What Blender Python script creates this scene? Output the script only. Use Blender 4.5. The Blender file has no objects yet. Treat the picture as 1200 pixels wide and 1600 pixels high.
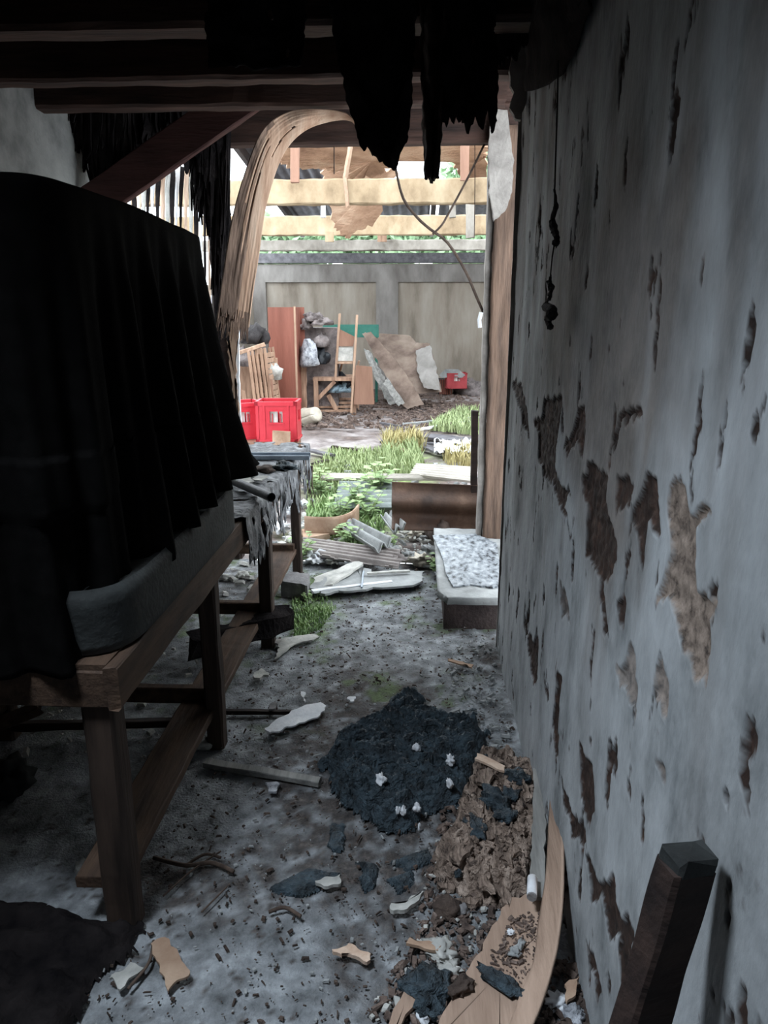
import bpy, bmesh, math, random
import numpy as np
from mathutils import Vector, Matrix, noise
from math import sin, cos, pi, radians, atan2, sqrt

# ------------------------------------------------------------------ camera, sky, lights, exposure
S = bpy.context.scene
C = S.collection
F, TH, PS, CZ = 1155.0, radians(15.0), radians(2.7), 1.5
cam = bpy.data.objects.new('camera', bpy.data.cameras.new('camera'))
C.objects.link(cam)
cam.location = (0, 0, CZ)
cam.rotation_euler = (pi/2 - TH, 0, PS)
cam.data.sensor_fit = 'VERTICAL'
cam.data.sensor_height = 36.0
cam.data.lens = 36.0 * F / 1600.0
cam.data.clip_start = 0.05
cam.data.clip_end = 200
S.camera = cam
S.view_settings.view_transform = 'Standard'
S.view_settings.look = 'None'
S.view_settings.gamma = 1.0
S.view_settings.use_curve_mapping = False
S.view_settings.exposure = 1.88

W = bpy.data.worlds.new('sky')
S.world = W
W.use_nodes = True
wn, wl = W.node_tree.nodes, W.node_tree.links
bg = wn['Background']
bg.inputs[0].default_value = (0.86, 0.94, 1.0, 1)
bg.inputs[1].default_value = 1.6

def area(name, loc, target, sx, sy, power, col, spread=180):
    d = bpy.data.lights.new(name, 'AREA')
    d.shape = 'RECTANGLE'; d.size = sx; d.size_y = sy; d.energy = power; d.color = col; d.spread = radians(spread)
    o = bpy.data.objects.new(name, d); C.objects.link(o)
    o.location = loc
    o.rotation_euler = (Vector(target) - Vector(loc)).to_track_quat('-Z', 'Y').to_euler()
    return o
area('near_floor_fill', (-0.98, 0.75, 2.70), (0.22, 1.2, 0.0), 0.4, 0.4, 3.0, (0.78, 0.89, 1.0), 66)  # added fill lamp for the near floor and lower right wall

# ------------------------------------------------------------------ pixel of the photograph -> place
def ray(px, py):
    a = (px-600)/F; b = (800-py)/F
    f = Vector((-sin(PS)*cos(TH), cos(PS)*cos(TH), -sin(TH)))
    r = Vector((cos(PS), sin(PS), 0)); u = Vector((-sin(PS)*sin(TH), cos(PS)*sin(TH), cos(TH)))
    return f + a*r + b*u
def P(px, py, X=None, Y=None, Z=None):
    d = ray(px, py)
    t = X/d.x if X is not None else (Y/d.y if Y is not None else (Z-CZ)/d.z)
    return Vector((d.x*t, d.y*t, CZ+d.z*t))

# ------------------------------------------------------------------ object helpers
def put(name, me, mat=None, parent=None):
    if mat:
        me.materials.append(mat)
    o = bpy.data.objects.new(name, me); C.objects.link(o)
    if parent: o.parent = parent
    return o
def empty(name, loc, rz=0):
    o = bpy.data.objects.new(name, None); C.objects.link(o); o.location = loc; o.rotation_euler = (0, 0, rz)
    o.empty_display_size = 0.1
    return o
def tag(o, label=None, cat=None, group=None, kind=None):
    if label: o['label'] = label
    if cat: o['category'] = cat
    if group: o['group'] = group
    if kind: o['kind'] = kind
    return o
def struct(o): o['kind'] = 'structure'; return o

class MB:
    def __init__(s): s.v = []; s.f = []
    def add(s, vs, fs):
        n = len(s.v); s.v += [tuple(v) for v in vs]; s.f += [tuple(i+n for i in f) for f in fs]
    def box(s, a, b):
        x0, y0, z0 = a; x1, y1, z1 = b
        s.add([(x0,y0,z0),(x1,y0,z0),(x1,y1,z0),(x0,y1,z0),(x0,y0,z1),(x1,y0,z1),(x1,y1,z1),(x0,y1,z1)],
              [(0,3,2,1),(4,5,6,7),(0,1,5,4),(1,2,6,5),(2,3,7,6),(3,0,4,7)]); return s
    def bar(s, p, q, w, h, up=(0,0,1), n=1, rough=0.0, seed=0):
        """rectangular timber from p to q, w across, h along 'up', n sections, worn by 'rough'"""
        p = Vector(p); q = Vector(q); d = (q-p)
        up = Vector(up); side = d.cross(up)
        if side.length < 1e-5: side = d.cross(Vector((0,1,0)))
        side.normalize(); up = side.cross(d).normalized()
        n = max(1, n); vs = []; fs = []
        c = 0.12*min(w, h)
        prof = [(-w/2+c,-h/2),(w/2-c,-h/2),(w/2,-h/2+c),(w/2,h/2-c),(w/2-c,h/2),(-w/2+c,h/2),(-w/2,h/2-c),(-w/2,-h/2+c)]
        k = len(prof)
        for i in range(n+1):
            t = i/n; base = p + d*t
            for j, (a, b) in enumerate(prof):
                v = base + side*a + up*b
                if rough:
                    nz = noise.noise_vector(Vector((v.x*9+seed, v.y*9, v.z*9+j*.3)))
                    v += nz*rough
                    if i in (0, n): v += d.normalized()*noise.noise(Vector((j*1.7+seed, i, seed)))*rough*3
                vs.append(v)
        for i in range(n):
            for j in range(k):
                a = i*k+j; b = i*k+(j+1) % k
                fs.append((a, b, b+k, a+k))
        fs.append(tuple(range(k))[::-1]); fs.append(tuple(n*k+j for j in range(k)))
        s.add(vs, fs); return s
    def tube(s, pts, r, k=8, cap=True):
        pts = [Vector(p) for p in pts]
        rs = r if isinstance(r, (list, tuple)) else [r]*len(pts)
        vs = []; fs = []
        for i, p in enumerate(pts):
            t = (pts[min(i+1, len(pts)-1)] - pts[max(i-1, 0)]).normalized()
            a = t.cross(Vector((0.13, 0.2, 1)) if abs(t.z) < .95 else Vector((1, 0, 0))).normalized(); b = t.cross(a)
            for j in range(k):
                g = 2*pi*j/k; vs.append(p + (a*cos(g)+b*sin(g))*rs[i])
        for i in range(len(pts)-1):
            for j in range(k):
                a = i*k+j; b = i*k+(j+1) % k; fs.append((a, b, b+k, a+k))
        if cap: fs.append(tuple(range(k))[::-1]); fs.append(tuple((len(pts)-1)*k+j for j in range(k)))
        s.add(vs, fs); return s
    def build(s, name, mat=None, parent=None, smooth=False):
        me = bpy.data.meshes.new(name); me.from_pydata(s.v, [], s.f); me.update()
        bm = bmesh.new(); bm.from_mesh(me); bmesh.ops.recalc_face_normals(bm, faces=bm.faces); bm.to_mesh(me); bm.free()
        if smooth:
            me.polygons.foreach_set('use_smooth', [True]*len(me.polygons))
        return put(name, me, mat, parent)

def local(mb, root):
    """shift geometry written in world space into the frame of its root"""
    l = root.location; r = Matrix.Rotation(-root.rotation_euler.z, 3, 'Z')
    mb.v = [tuple(r @ (Vector(v) - l)) for v in mb.v]; return mb

def catmull(pts, n):
    pts = [Vector(p) for p in pts]; out = []
    m = len(pts)-1
    for i in range(n+1):
        t = i/n*m; k = min(int(t), m-1); u = t-k
        p0 = pts[max(k-1, 0)]; p1 = pts[k]; p2 = pts[k+1]; p3 = pts[min(k+2, m)]
        out.append(0.5*((2*p1)+(p2-p0)*u+(2*p0-5*p1+4*p2-p3)*u*u+(3*p1-p0-3*p2+p3)*u**3))
    return out

def sheet(name, fn, nu, nv, thick, mat, parent=None, keep=None, smooth=True, origin=None):
    """thick sheet from fn(u,v); keep(u,v) drops cells to make holes and torn edges"""
    org = Vector(origin) if origin is not None else Vector((0, 0, 0))
    vs = []; fs = []
    for j in range(nv+1):
        for i in range(nu+1): vs.append(tuple(Vector(fn(i/nu, j/nv)) - org))
    for j in range(nv):
        for i in range(nu):
            if keep and not keep((i+.5)/nu, (j+.5)/nv): continue
            a = j*(nu+1)+i; fs.append((a, a+1, a+nu+2, a+nu+1))
    used = sorted({i for f in fs for i in f}); rm = {a: b for b, a in enumerate(used)}
    V = np.array([vs[i] for i in used]); Q = np.array([[rm[i] for i in f] for f in fs])
    fnrm = np.cross(V[Q[:, 2]]-V[Q[:, 0]], V[Q[:, 3]]-V[Q[:, 1]])
    vn = np.zeros_like(V)
    for k in range(4): np.add.at(vn, Q[:, k], fnrm)
    vn /= np.maximum(np.linalg.norm(vn, axis=1, keepdims=True), 1e-9)
    A = V+vn*thick*.5; B_ = V-vn*thick*.5; n = len(V)
    faces = [tuple(int(i) for i in q) for q in Q]+[tuple(int(i)+n for i in q[::-1]) for q in Q]
    edge = {}
    for q in Q.tolist():
        for k in range(4):
            e = (q[k], q[(k+1) % 4])
            if (e[1], e[0]) in edge: del edge[(e[1], e[0])]
            else: edge[e] = 1
    faces += [(b, a, a+n, b+n) for a, b in edge]
    me = bpy.data.meshes.new(name); me.from_pydata(np.vstack([A, B_]).tolist(), [], faces); me.update()
    if smooth: me.polygons.foreach_set('use_smooth', [True]*len(me.polygons))
    o = put(name, me, mat, parent); o.location = org
    return o

def loft(name, L, R, nu, nv, thick, mat, keep=None, wave=0.0, parent=None):
    Lc = catmull(L, nv); Rc = catmull(R, nv)
    def fn(u, v):
        k = int(round(v*nv)); p = Lc[k].lerp(Rc[k], u)
        if wave: p = p + noise.noise_vector(Vector((u*6, v*3, nu)))*wave
        return p
    return sheet(name, fn, nu, nv, thick, mat, parent, keep)

def slab(name, pts, thick, mat, jag=0.0, seed=0, sub=4, up=None, parent=None, curl=0.0):
    """solid piece: outline pts (world, roughly planar), extruded by thick; broken edge by jag"""
    pts = [Vector(p) for p in pts]
    c = sum(pts, Vector())/len(pts)
    nrm = Vector()
    for i in range(len(pts)): nrm += (pts[i]-c).cross(pts[(i+1) % len(pts)]-c)
    nrm.normalize()
    if up is None: up = nrm if nrm.z >= -.01 else -nrm
    out = []
    for i, p in enumerate(pts):
        q = pts[(i+1) % len(pts)]
        for k in range(sub):
            v = p.lerp(q, k/sub)
            if jag:
                e = (q-p); side = e.cross(nrm).normalized() if e.length > 1e-6 else Vector()
                v = v + side*noise.noise(Vector((v.x*40+seed, v.y*40, v.z*40+seed)))*jag
            if curl: v = v + up*curl*((v-c).length_squared)
            out.append(v)
    n = len(out)
    vs = [v-c for v in out] + [v-c+up*thick for v in out]
    cc = [Vector((0,0,0)), up*thick]
    if curl or jag:
        vs += cc
        fs = [(i, (i+1) % n, 2*n) for i in range(n)] + [((i+1) % n + n, i+n, 2*n+1) for i in range(n)]
    else:
        fs = [tuple(range(n)), tuple(range(n, 2*n))[::-1]]
    fs += [(i, i+n, (i+1) % n+n, (i+1) % n) for i in range(n)]
    me = bpy.data.meshes.new(name); me.from_pydata([tuple(v) for v in vs], [], fs); me.update()
    bm = bmesh.new(); bm.from_mesh(me); bmesh.ops.recalc_face_normals(bm, faces=bm.faces); bm.to_mesh(me); bm.free()
    o = put(name, me, mat, parent); o.location = c
    return o
def ground_piece(name, pix, thick, mat, z=0.012, **k):
    return slab(name, [P(x, y, Z=z) for x, y in pix], thick, mat, **k)

def rock(name, loc, size, mat, seed=0, amp=.35, freq=1.6, sub=3, parent=None, flat=0.0):
    bm = bmesh.new(); bmesh.ops.create_icosphere(bm, subdivisions=sub, radius=1)
    for v in bm.verts:
        n = noise.fractal(v.co*freq+Vector((seed*7.3, seed, 0)), 1, 2, 3)
        v.co *= 1+amp*n*1.6
        v.co.x *= size[0]; v.co.y *= size[1]; v.co.z *= size[2]
        if v.co.z < -size[2]*.45: v.co.z = -size[2]*.45
    me = bpy.data.meshes.new(name); bm.to_mesh(me); bm.free()
    me.polygons.foreach_set('use_smooth', [True]*len(me.polygons))
    o = put(name, me, mat, parent)
    o.location = (loc[0], loc[1], loc[2]+size[2]*.45)
    o.rotation_euler = (0, 0, (seed*1.37) % 6.28)
    return o

def inpoly(x, y, poly):
    r = False; n = len(poly); j = n-1
    for i in range(n):
        xi, yi = poly[i]; xj, yj = poly[j]
        if (yi > y) != (yj > y) and x < (xj-xi)*(y-yi)/(yj-yi)+xi: r = not r
        j = i
    return r
def np_sdist(X, Y, poly):
    """signed distance to polygon, positive inside (numpy)"""
    d = np.full(X.shape, 1e9); ins = np.zeros(X.shape, bool); n = len(poly); j = n-1
    for i in range(n):
        ax, ay = poly[j]; bx, by = poly[i]
        ex, ey = bx-ax, by-ay; L = ex*ex+ey*ey+1e-12
        t = np.clip(((X-ax)*ex+(Y-ay)*ey)/L, 0, 1)
        d = np.minimum(d, np.hypot(X-ax-t*ex, Y-ay-t*ey))
        c = ((by > Y) != (ay > Y)) & (X < (ax-bx)*(Y-by)/((ay-by) if abs(ay-by) > 1e-9 else 1e-9)+bx)
        ins ^= c; j = i
    return np.where(ins, d, -d)
def vnoise(X, Y, seed=0):
    """2-D value noise"""
    xi = np.floor(X).astype(np.int64); yi = np.floor(Y).astype(np.int64)
    fx = X-xi; fy = Y-yi; fx = fx*fx*(3-2*fx); fy = fy*fy*(3-2*fy)
    def h(a, b):
        n = (a*374761393 + b*668265263 + seed*974634777) & 0x7fffffff
        n = ((n ^ (n >> 13))*1274126177) & 0x7fffffff
        return ((n ^ (n >> 16)) & 0xffff)/65535.0
    return (h(xi, yi)*(1-fx)+h(xi+1, yi)*fx)*(1-fy)+(h(xi, yi+1)*(1-fx)+h(xi+1, yi+1)*fx)*fy
def fbm(X, Y, seed=0, oct=4):
    r = 0; a = .5; f = 1
    for k in range(oct): r = r+a*vnoise(X*f, Y*f, seed+k*17); a *= .5; f *= 2.03
    return r
def grid_mesh(name, PX, PY, PZ, mat, mask=None, smooth=True, attrs=None, parent=None):
    ny, nx = PX.shape
    co = np.stack([PX, PY, PZ], -1).reshape(-1, 3)
    idx = np.arange(ny*nx).reshape(ny, nx)
    q = np.stack([idx[:-1, :-1], idx[:-1, 1:], idx[1:, 1:], idx[1:, :-1]], -1)
    if mask is not None: q = q[mask[:-1, :-1] & mask[1:, 1:] & mask[:-1, 1:] & mask[1:, :-1]]
    q = q.reshape(-1, 4)
    used = np.unique(q); rm = np.full(ny*nx, -1); rm[used] = np.arange(len(used))
    co = co[used]; q = rm[q]
    me = bpy.data.meshes.new(name)
    me.vertices.add(len(co)); me.vertices.foreach_set('co', co.ravel())
    me.loops.add(q.size); me.loops.foreach_set('vertex_index', q.ravel().astype(np.int32))
    me.polygons.add(len(q)); me.polygons.foreach_set('loop_start', np.arange(0, q.size, 4, dtype=np.int32))
    me.polygons.foreach_set('loop_total', np.full(len(q), 4, dtype=np.int32))
    me.update(calc_edges=True); me.validate()
    if smooth: me.polygons.foreach_set('use_smooth', [True]*len(me.polygons))
    for k, a in (attrs or {}).items():
        at = me.attributes.new(k, 'FLOAT', 'POINT'); at.data.foreach_set('value', a.reshape(-1)[used].astype(np.float32))
    return put(name, me, mat, parent)

# ------------------------------------------------------------------ materials
def rgb(r, g, b):
    f = lambda c: (c/255/12.92) if c/255 <= .04045 else ((c/255+.055)/1.055)**2.4
    return (f(r), f(g), f(b), 1)
def mat(name, stops, scale=6, stretch=(1,1,1), rough=.8, bump=.3, bdist=.01, detail=8, spec=.3, fine=60, metal=0, fibre=None):
    """layered noise colour with bump; stops = [(position, colour)]"""
    m = bpy.data.materials.new(name); m.use_nodes = True
    nt = m.node_tree; N, L = nt.nodes, nt.links
    b = N['Principled BSDF']
    tc = N.new('ShaderNodeTexCoord'); mp = N.new('ShaderNodeMapping'); mp.inputs['Scale'].default_value = stretch
    L.new(tc.outputs['Object'], mp.inputs[0])
    n1 = N.new('ShaderNodeTexNoise'); n1.inputs['Scale'].default_value = scale; n1.inputs['Detail'].default_value = detail
    n1.inputs['Roughness'].default_value = .62
    L.new(mp.outputs[0], n1.inputs['Vector'])
    cr = N.new('ShaderNodeValToRGB'); e = cr.color_ramp.elements
    while len(e) < len(stops): e.new(.5)
    for el, (p, c) in zip(e, stops): el.position = p; el.color = c
    L.new(n1.outputs[0], cr.inputs[0]); L.new(cr.outputs[0], b.inputs['Base Color'])
    n2 = N.new('ShaderNodeTexNoise'); n2.inputs['Scale'].default_value = fine; n2.inputs['Detail'].default_value = 4
    L.new(mp.outputs[0], n2.inputs['Vector'])
    ad = N.new('ShaderNodeMath'); ad.operation = 'ADD'; L.new(n1.outputs[0], ad.inputs[0]); L.new(n2.outputs[0], ad.inputs[1])
    bp = N.new('ShaderNodeBump'); bp.inputs['Strength'].default_value = bump; bp.inputs['Distance'].default_value = bdist
    L.new(ad.outputs[0], bp.inputs['Height']); L.new(bp.outputs[0], b.inputs['Normal'])
    b.inputs['Roughness'].default_value = rough; b.inputs['Metallic'].default_value = metal
    b.inputs['Specular IOR Level'].default_value = spec
    return m
def wood(name, c0, c1, axis='z', scale=7, rough=.75, bump=.5):
    st = {'x': (.12, 1, 1), 'y': (1, .12, 1), 'z': (1, 1, .12)}[axis]
    return mat(name, [(.32, c0), (.68, c1)], scale*3, st, rough, bump, .006, fine=90)

M = {}
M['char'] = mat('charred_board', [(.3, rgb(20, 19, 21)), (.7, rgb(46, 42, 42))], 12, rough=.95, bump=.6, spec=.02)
M['darkwood'] = wood('dark_timber', rgb(28, 20, 19), rgb(56, 42, 37), 'x')
M['beam'] = wood('ceiling_timber', rgb(36, 25, 22), rgb(78, 56, 48), 'x')
M['brace'] = wood('reddish_brace', rgb(48, 27, 25), rgb(72, 44, 40), 'x')
M['ceil'] = mat('ceiling_board', [(.3, rgb(26, 22, 22)), (.7, rgb(50, 42, 40))], 3, rough=.95)
M['cloth'] = mat('black_cloth', [(.3, rgb(7, 7, 7)), (.7, rgb(17, 16, 16))], 20, rough=.95, bump=.2, spec=.03, fine=400)
M['casework'] = mat('painted_case', [(.3, rgb(28, 29, 29)), (.6, rgb(54, 57, 57)), (.8, rgb(74, 68, 60))], 5, rough=.8, bump=.3)
M['benchwood'] = wood('bench_timber', rgb(48, 36, 30), rgb(92, 72, 58), 'y')
M['benchleg'] = wood('bench_leg_timber', rgb(40, 32, 28), rgb(74, 60, 52), 'z')
M['rag'] = mat('tattered_plastic', [(.3, rgb(56, 56, 58)), (.55, rgb(112, 114, 118)), (.75, rgb(176, 178, 180))], 16, rough=.55, bump=.8, bdist=.01)
M['metal'] = mat('galvanised_metal', [(.3, rgb(128, 138, 150)), (.7, rgb(178, 188, 198))], 8, rough=.45, metal=.5)
M['pipe'] = mat('grey_pipe', [(.3, rgb(92, 92, 96)), (.7, rgb(134, 134, 138))], 8, rough=.5, metal=.2)
M['ply'] = wood('peeled_plywood', rgb(178, 146, 124), rgb(220, 196, 176), 'z', 6)
M['plydark'] = wood('weathered_ply', rgb(58, 42, 36), rgb(168, 140, 122), 'z', 8)
M['floorply'] = wood('tan_plywood', rgb(142, 118, 102), rgb(180, 154, 136), 'y', 5)
M['rot'] = mat('rotten_wood', [(.3, rgb(52, 42, 38)), (.47, rgb(136, 118, 106)), (.68, rgb(196, 176, 162))], 26, (1, .3, 1), rough=.95, bump=1, bdist=.03)
M['ash'] = mat('burnt_cloth', [(.35, rgb(22, 29, 34)), (.7, rgb(72, 88, 98))], 22, rough=.6, bump=1, bdist=.025, spec=.5)
M['white'] = mat('white_scrap', [(.3, rgb(198, 202, 208)), (.7, rgb(240, 240, 242))], 10, rough=.7)
M['paleboard'] = mat('pale_broken_board', [(.3, rgb(140, 140, 136)), (.7, rgb(206, 204, 198))], 10, rough=.85)
M['greyboard'] = wood('grey_board', rgb(96, 96, 94), rgb(150, 148, 144), 'y')
M['cement'] = mat('cement_sheet', [(.3, rgb(112, 114, 114)), (.7, rgb(172, 174, 174))], 5, rough=.85)
M['corrgrey'] = mat('weathered_corrugated_sheet', [(.3, rgb(120, 112, 110)), (.7, rgb(182, 174, 170))], 4, rough=.75)
M['corrblue'] = mat('blue_grey_corrugated_sheet', [(.3, rgb(92, 100, 98)), (.7, rgb(140, 148, 146))], 4, rough=.6)
M['corrwhite'] = mat('pale_corrugated_sheet', [(.3, rgb(166, 160, 152)), (.7, rgb(198, 192, 184))], 3, rough=.7)
M['rust'] = mat('rusty_sheet_metal', [(.3, rgb(50, 38, 33)), (.55, rgb(88, 66, 54)), (.8, rgb(136, 110, 92))], 4, (1, 1, .5), rough=.6, bump=.4)
M['postwood'] = wood('door_post_timber', rgb(62, 48, 40), rgb(110, 88, 74), 'z')
M['plaster'] = mat('plaster', [(.3, rgb(112, 106, 102)), (.7, rgb(162, 156, 150))], 9, rough=.9)
M['stonedark'] = mat('dark_block', [(.3, rgb(34, 32, 34)), (.7, rgb(66, 62, 62))], 8, rough=.9, bump=.6)
M['stepface'] = mat('step_masonry', [(.3, rgb(40, 34, 34)), (.7, rgb(84, 72, 70))], 7, rough=.9, bump=.6)
M['stone'] = mat('grey_stone', [(.3, rgb(96, 94, 96)), (.7, rgb(150, 148, 148))], 9, rough=.9, bump=.5)
M['brownstone'] = mat('brown_clod', [(.3, rgb(40, 32, 30)), (.7, rgb(96, 82, 74))], 9, rough=.95, bump=.8)
M['red'] = mat('red_crate_plastic', [(.3, rgb(184, 44, 56)), (.7, rgb(204, 62, 74))], 5, rough=.45, bump=.05)
M['oldred'] = mat('faded_red_plastic', [(.3, rgb(150, 52, 58)), (.7, rgb(182, 80, 84))], 5, rough=.7)
M['label'] = mat('crate_window_board', [(.3, rgb(178, 172, 168)), (.7, rgb(222, 216, 212))], 12, rough=.8)
M['concrete'] = mat('yard_concrete', [(.28, rgb(96, 86, 76)), (.48, rgb(140, 131, 120)), (.7, rgb(162, 155, 145))], 1.6, (1.6, 1, .35), rough=.9, bump=.3)
M['concband'] = mat('concrete_beam', [(.3, rgb(100, 95, 91)), (.7, rgb(146, 142, 138))], 3, (1, 1, .4), rough=.9)
M['leftwall'] = mat('grey_cement_render', [(.28, rgb(66, 66, 66)), (.5, rgb(128, 128, 126)), (.75, rgb(150, 150, 146))], 3, rough=.9, bump=.5)
M['joist'] = mat('pale_joist', [(.28, rgb(104, 86, 66)), (.48, rgb(154, 134, 108)), (.72, rgb(182, 166, 140))], 7, (.5, 1, .35), rough=.8, bump=.3)
M['joistgrey'] = mat('grey_joist', [(.28, rgb(96, 90, 82)), (.48, rgb(136, 130, 122)), (.72, rgb(168, 162, 154))], 7, (.5, 1, .35), rough=.8, bump=.3)
M['cabinet'] = wood('red_brown_veneer', rgb(118, 70, 58), rgb(146, 92, 78), 'z', 2, rough=.5)
M['panel'] = wood('tan_panel', rgb(124, 92, 76), rgb(158, 122, 104), 'z', 2)
M['chairwood'] = wood('chair_wood', rgb(150, 120, 100), rgb(190, 160, 138), 'z')
M['slats'] = wood('slat_wood', rgb(120, 92, 76), rgb(194, 160, 136), 'z', 6)
M['green'] = mat('green_board', [(.3, rgb(38, 92, 82)), (.7, rgb(66, 122, 108))], 4, rough=.7)
M['leanply'] = mat('stained_sheet_board', [(.28, rgb(62, 48, 43)), (.5, rgb(116, 100, 90)), (.75, rgb(148, 134, 122))], 2.4, rough=.9)
M['bag'] = mat('white_mesh_sack', [(.35, rgb(96, 98, 104)), (.6, rgb(176, 178, 184))], 16, rough=.7, bump=.8)
M['bundle'] = mat('grey_bundle', [(.3, rgb(78, 72, 72)), (.7, rgb(148, 138, 136))], 10, rough=.9, bump=.7)
M['black'] = mat('dark_plastic', [(.3, rgb(22, 24, 28)), (.7, rgb(44, 48, 54))], 8, rough=.4)
M['bluestuff'] = mat('blue_grey_plastic', [(.35, rgb(48, 60, 70)), (.65, rgb(160, 184, 196))], 12, rough=.35)
M['pot'] = mat('cream_bucket', [(.3, rgb(166, 156, 142)), (.7, rgb(202, 194, 180))], 6, rough=.6)
M['grass'] = mat('grass_green', [(.3, rgb(118, 136, 92)), (.7, rgb(186, 198, 150))], 9, rough=.8, bump=0)
M['drygrass'] = mat('dry_grass', [(.3, rgb(146, 136, 92)), (.7, rgb(198, 186, 136))], 9, rough=.8, bump=0)
M['leaf'] = mat('leaf_green', [(.3, rgb(104, 134, 86)), (.7, rgb(172, 194, 138))], 9, rough=.6, bump=0)
M['tree'] = mat('tree_foliage', [(.3, rgb(84, 112, 84)), (.7, rgb(150, 176, 136))], 3, rough=.8)
M['roofmetal'] = mat('roof_sheet_underside', [(.3, rgb(78, 78, 84)), (.7, rgb(122, 122, 128))], 3, rough=.7)
M['brownply'] = mat('rotting_ceiling_ply', [(.28, rgb(116, 86, 68)), (.5, rgb(176, 142, 118)), (.75, rgb(214, 186, 162))], 4, (.6, 1, 1), rough=.9, bump=.8)
M['card'] = mat('brown_cardboard', [(.3, rgb(138, 108, 88)), (.7, rgb(190, 164, 142))], 6, rough=.9)
M['litter'] = mat('leaf_litter', [(.3, rgb(52, 43, 40)), (.6, rgb(112, 96, 88)), (.8, rgb(184, 168, 158))], 30, rough=.9)
M['twig'] = mat('twig_bark', [(.3, rgb(54, 44, 40)), (.7, rgb(104, 88, 78))], 20, rough=.9)
M['soot'] = mat('sooty_cobweb', [(.3, rgb(24, 22, 24)), (.7, rgb(46, 42, 42))], 30, rough=1)
M['slate'] = mat('dark_wet_plank', [(.3, rgb(62, 60, 64)), (.7, rgb(112, 110, 114))], 8, rough=.6)

def attr_mix(name, base, layers, bump=.4, bdist=.006, rough=.85, scale=5, stretch=(1,1,1), fine=70):
    """noise-coloured base; each layer = (vertex attribute, stops) mixed by real surface state"""
    m = mat(name, base, scale, stretch, rough, bump, bdist, fine=fine)
    N, L = m.node_tree.nodes, m.node_tree.links
    b = N['Principled BSDF']; cur = b.inputs['Base Color'].links[0].from_socket
    tc = [n for n in N if n.type == 'TEX_COORD'][0]
    for an, stops, sc in layers:
        a = N.new('ShaderNodeAttribute'); a.attribute_name = an
        n = N.new('ShaderNodeTexNoise'); n.inputs['Scale'].default_value = sc; n.inputs['Detail'].default_value = 8; n.inputs['Roughness'].default_value = .7
        L.new(tc.outputs['Object'], n.inputs['Vector'])
        cr = N.new('ShaderNodeValToRGB'); e = cr.color_ramp.elements
        while len(e) < len(stops): e.new(.5)
        for el, (p, c) in zip(e, stops): el.position = p; el.color = c
        L.new(n.outputs[0], cr.inputs[0])
        mx = N.new('ShaderNodeMix'); mx.data_type = 'RGBA'
        L.new(a.outputs['Fac'], mx.inputs[0]); L.new(cur, mx.inputs[6]); L.new(cr.outputs[0], mx.inputs[7])
        cur = mx.outputs[2]
    L.new(cur, b.inputs['Base Color'])
    return m
# ================================================================== THE SETTING
rnd = random.Random(7)
WX = 0.385            # face of the right wall
# ---- right wall: painted plaster with real flaked-off patches (recessed, lifted rims)
def crop(o, s, pts): return [(o[0]+s*x, o[1]+s*y) for x, y in pts]
c8 = lambda pts: crop((740, 560), .4, pts)
c4 = lambda pts: crop((840, 1200), .3, pts)
PEEL = [
 (0, c8([(225,230),(250,250),(265,160),(300,180),(320,155),(345,180),(330,290),(310,400),(330,500),(380,530),(350,600),(385,700),(360,650),(325,560),(300,480),(265,475),(235,390),(240,300)])),
 (0, c8([(150,90),(190,100),(200,200),(185,215),(165,150)])),
 (0, c8([(435,200),(440,290),(430,400),(415,330),(390,345),(370,380),(350,350),(385,290),(410,220)])),
 (0, c8([(440,420),(485,430),(520,500),(510,600),(550,740),(555,800),(500,900),(530,1090),(505,1060),(490,850),(430,770),(440,600),(425,480)])),
 (0, c8([(670,480),(705,500),(715,600),(720,690),(680,660),(655,800),(630,700),(600,640),(640,560)])),
 (0, c8([(560,240),(600,200),(650,230),(640,250),(600,225),(570,270),(540,380),(535,320)])),
 (1, c8([(765,490),(800,520),(830,580),(850,605),(925,590),(885,650),(855,680),(860,800),(870,900),(930,950),(915,1010),(925,1100),(925,1280),(860,1290),(845,1170),(810,1050),(770,980),(715,970),(750,860),(770,760),(760,640),(755,560)])),
 (.6, c8([(590,1180),(610,1150),(635,1200),(640,1400),(600,1320),(575,1260),(555,1210)])),
 (.8, c8([(740,1160),(775,1240),(770,1330),(745,1400),(725,1310),(725,1200)])),
 (0, c8([(200,1060),(225,1110),(245,1060),(250,1260),(235,1280),(220,1200)])),
 (.2, c8([(335,880),(352,900),(370,1030),(345,1020)])),
 (0, c8([(328,1220),(345,1260),(328,1590),(312,1450)])),
 (0, c8([(555,960),(590,950),(580,1060),(560,1040)])),
 (0, [(100+805,1160),(925,1200),(927,1262),(918,1300),(908,1250)]),
 (0, c4([(125,60),(150,150),(180,250),(205,300),(240,230),(245,400),(215,390),(178,360),(140,200)])),
 (0, c4([(240,450),(290,580),(340,640),(380,590),(402,640),(405,740),(455,790),(515,900),(495,1000),(440,1140),(425,1000),(430,900),(368,890),(340,700),(278,700)])),
 (0, c4([(258,920),(285,1000),(330,1180),(305,1210),(268,1040)])),
 (0, c4([(960,160),(988,180),(980,280),(962,240)])),
 (.3, c4([(630,30),(670,20),(680,80),(650,80)])),
 (0, [(835,985),(842,1010),(840,1050),(832,1030)]),
 (0, [(783,690),(790,700),(788,760),(784,740)]),
 (0, [(812,615),(822,640),(824,690),(816,660)]),
 (0, [(868,1110),(876,1150),(874,1190),(866,1160)]),
 (0, [(960,740),(985,760),(975,800),(958,790)]),
]
ys = np.concatenate([np.arange(-1.6, .3, .05), np.arange(.3, .8, .0075), np.arange(.8, 3.196, .0052)])
zs = np.concatenate([np.arange(-.02, 1.9, .0065), np.arange(1.9, 2.72, .012)])
YY, ZZ = np.meshgrid(ys, zs)
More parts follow.
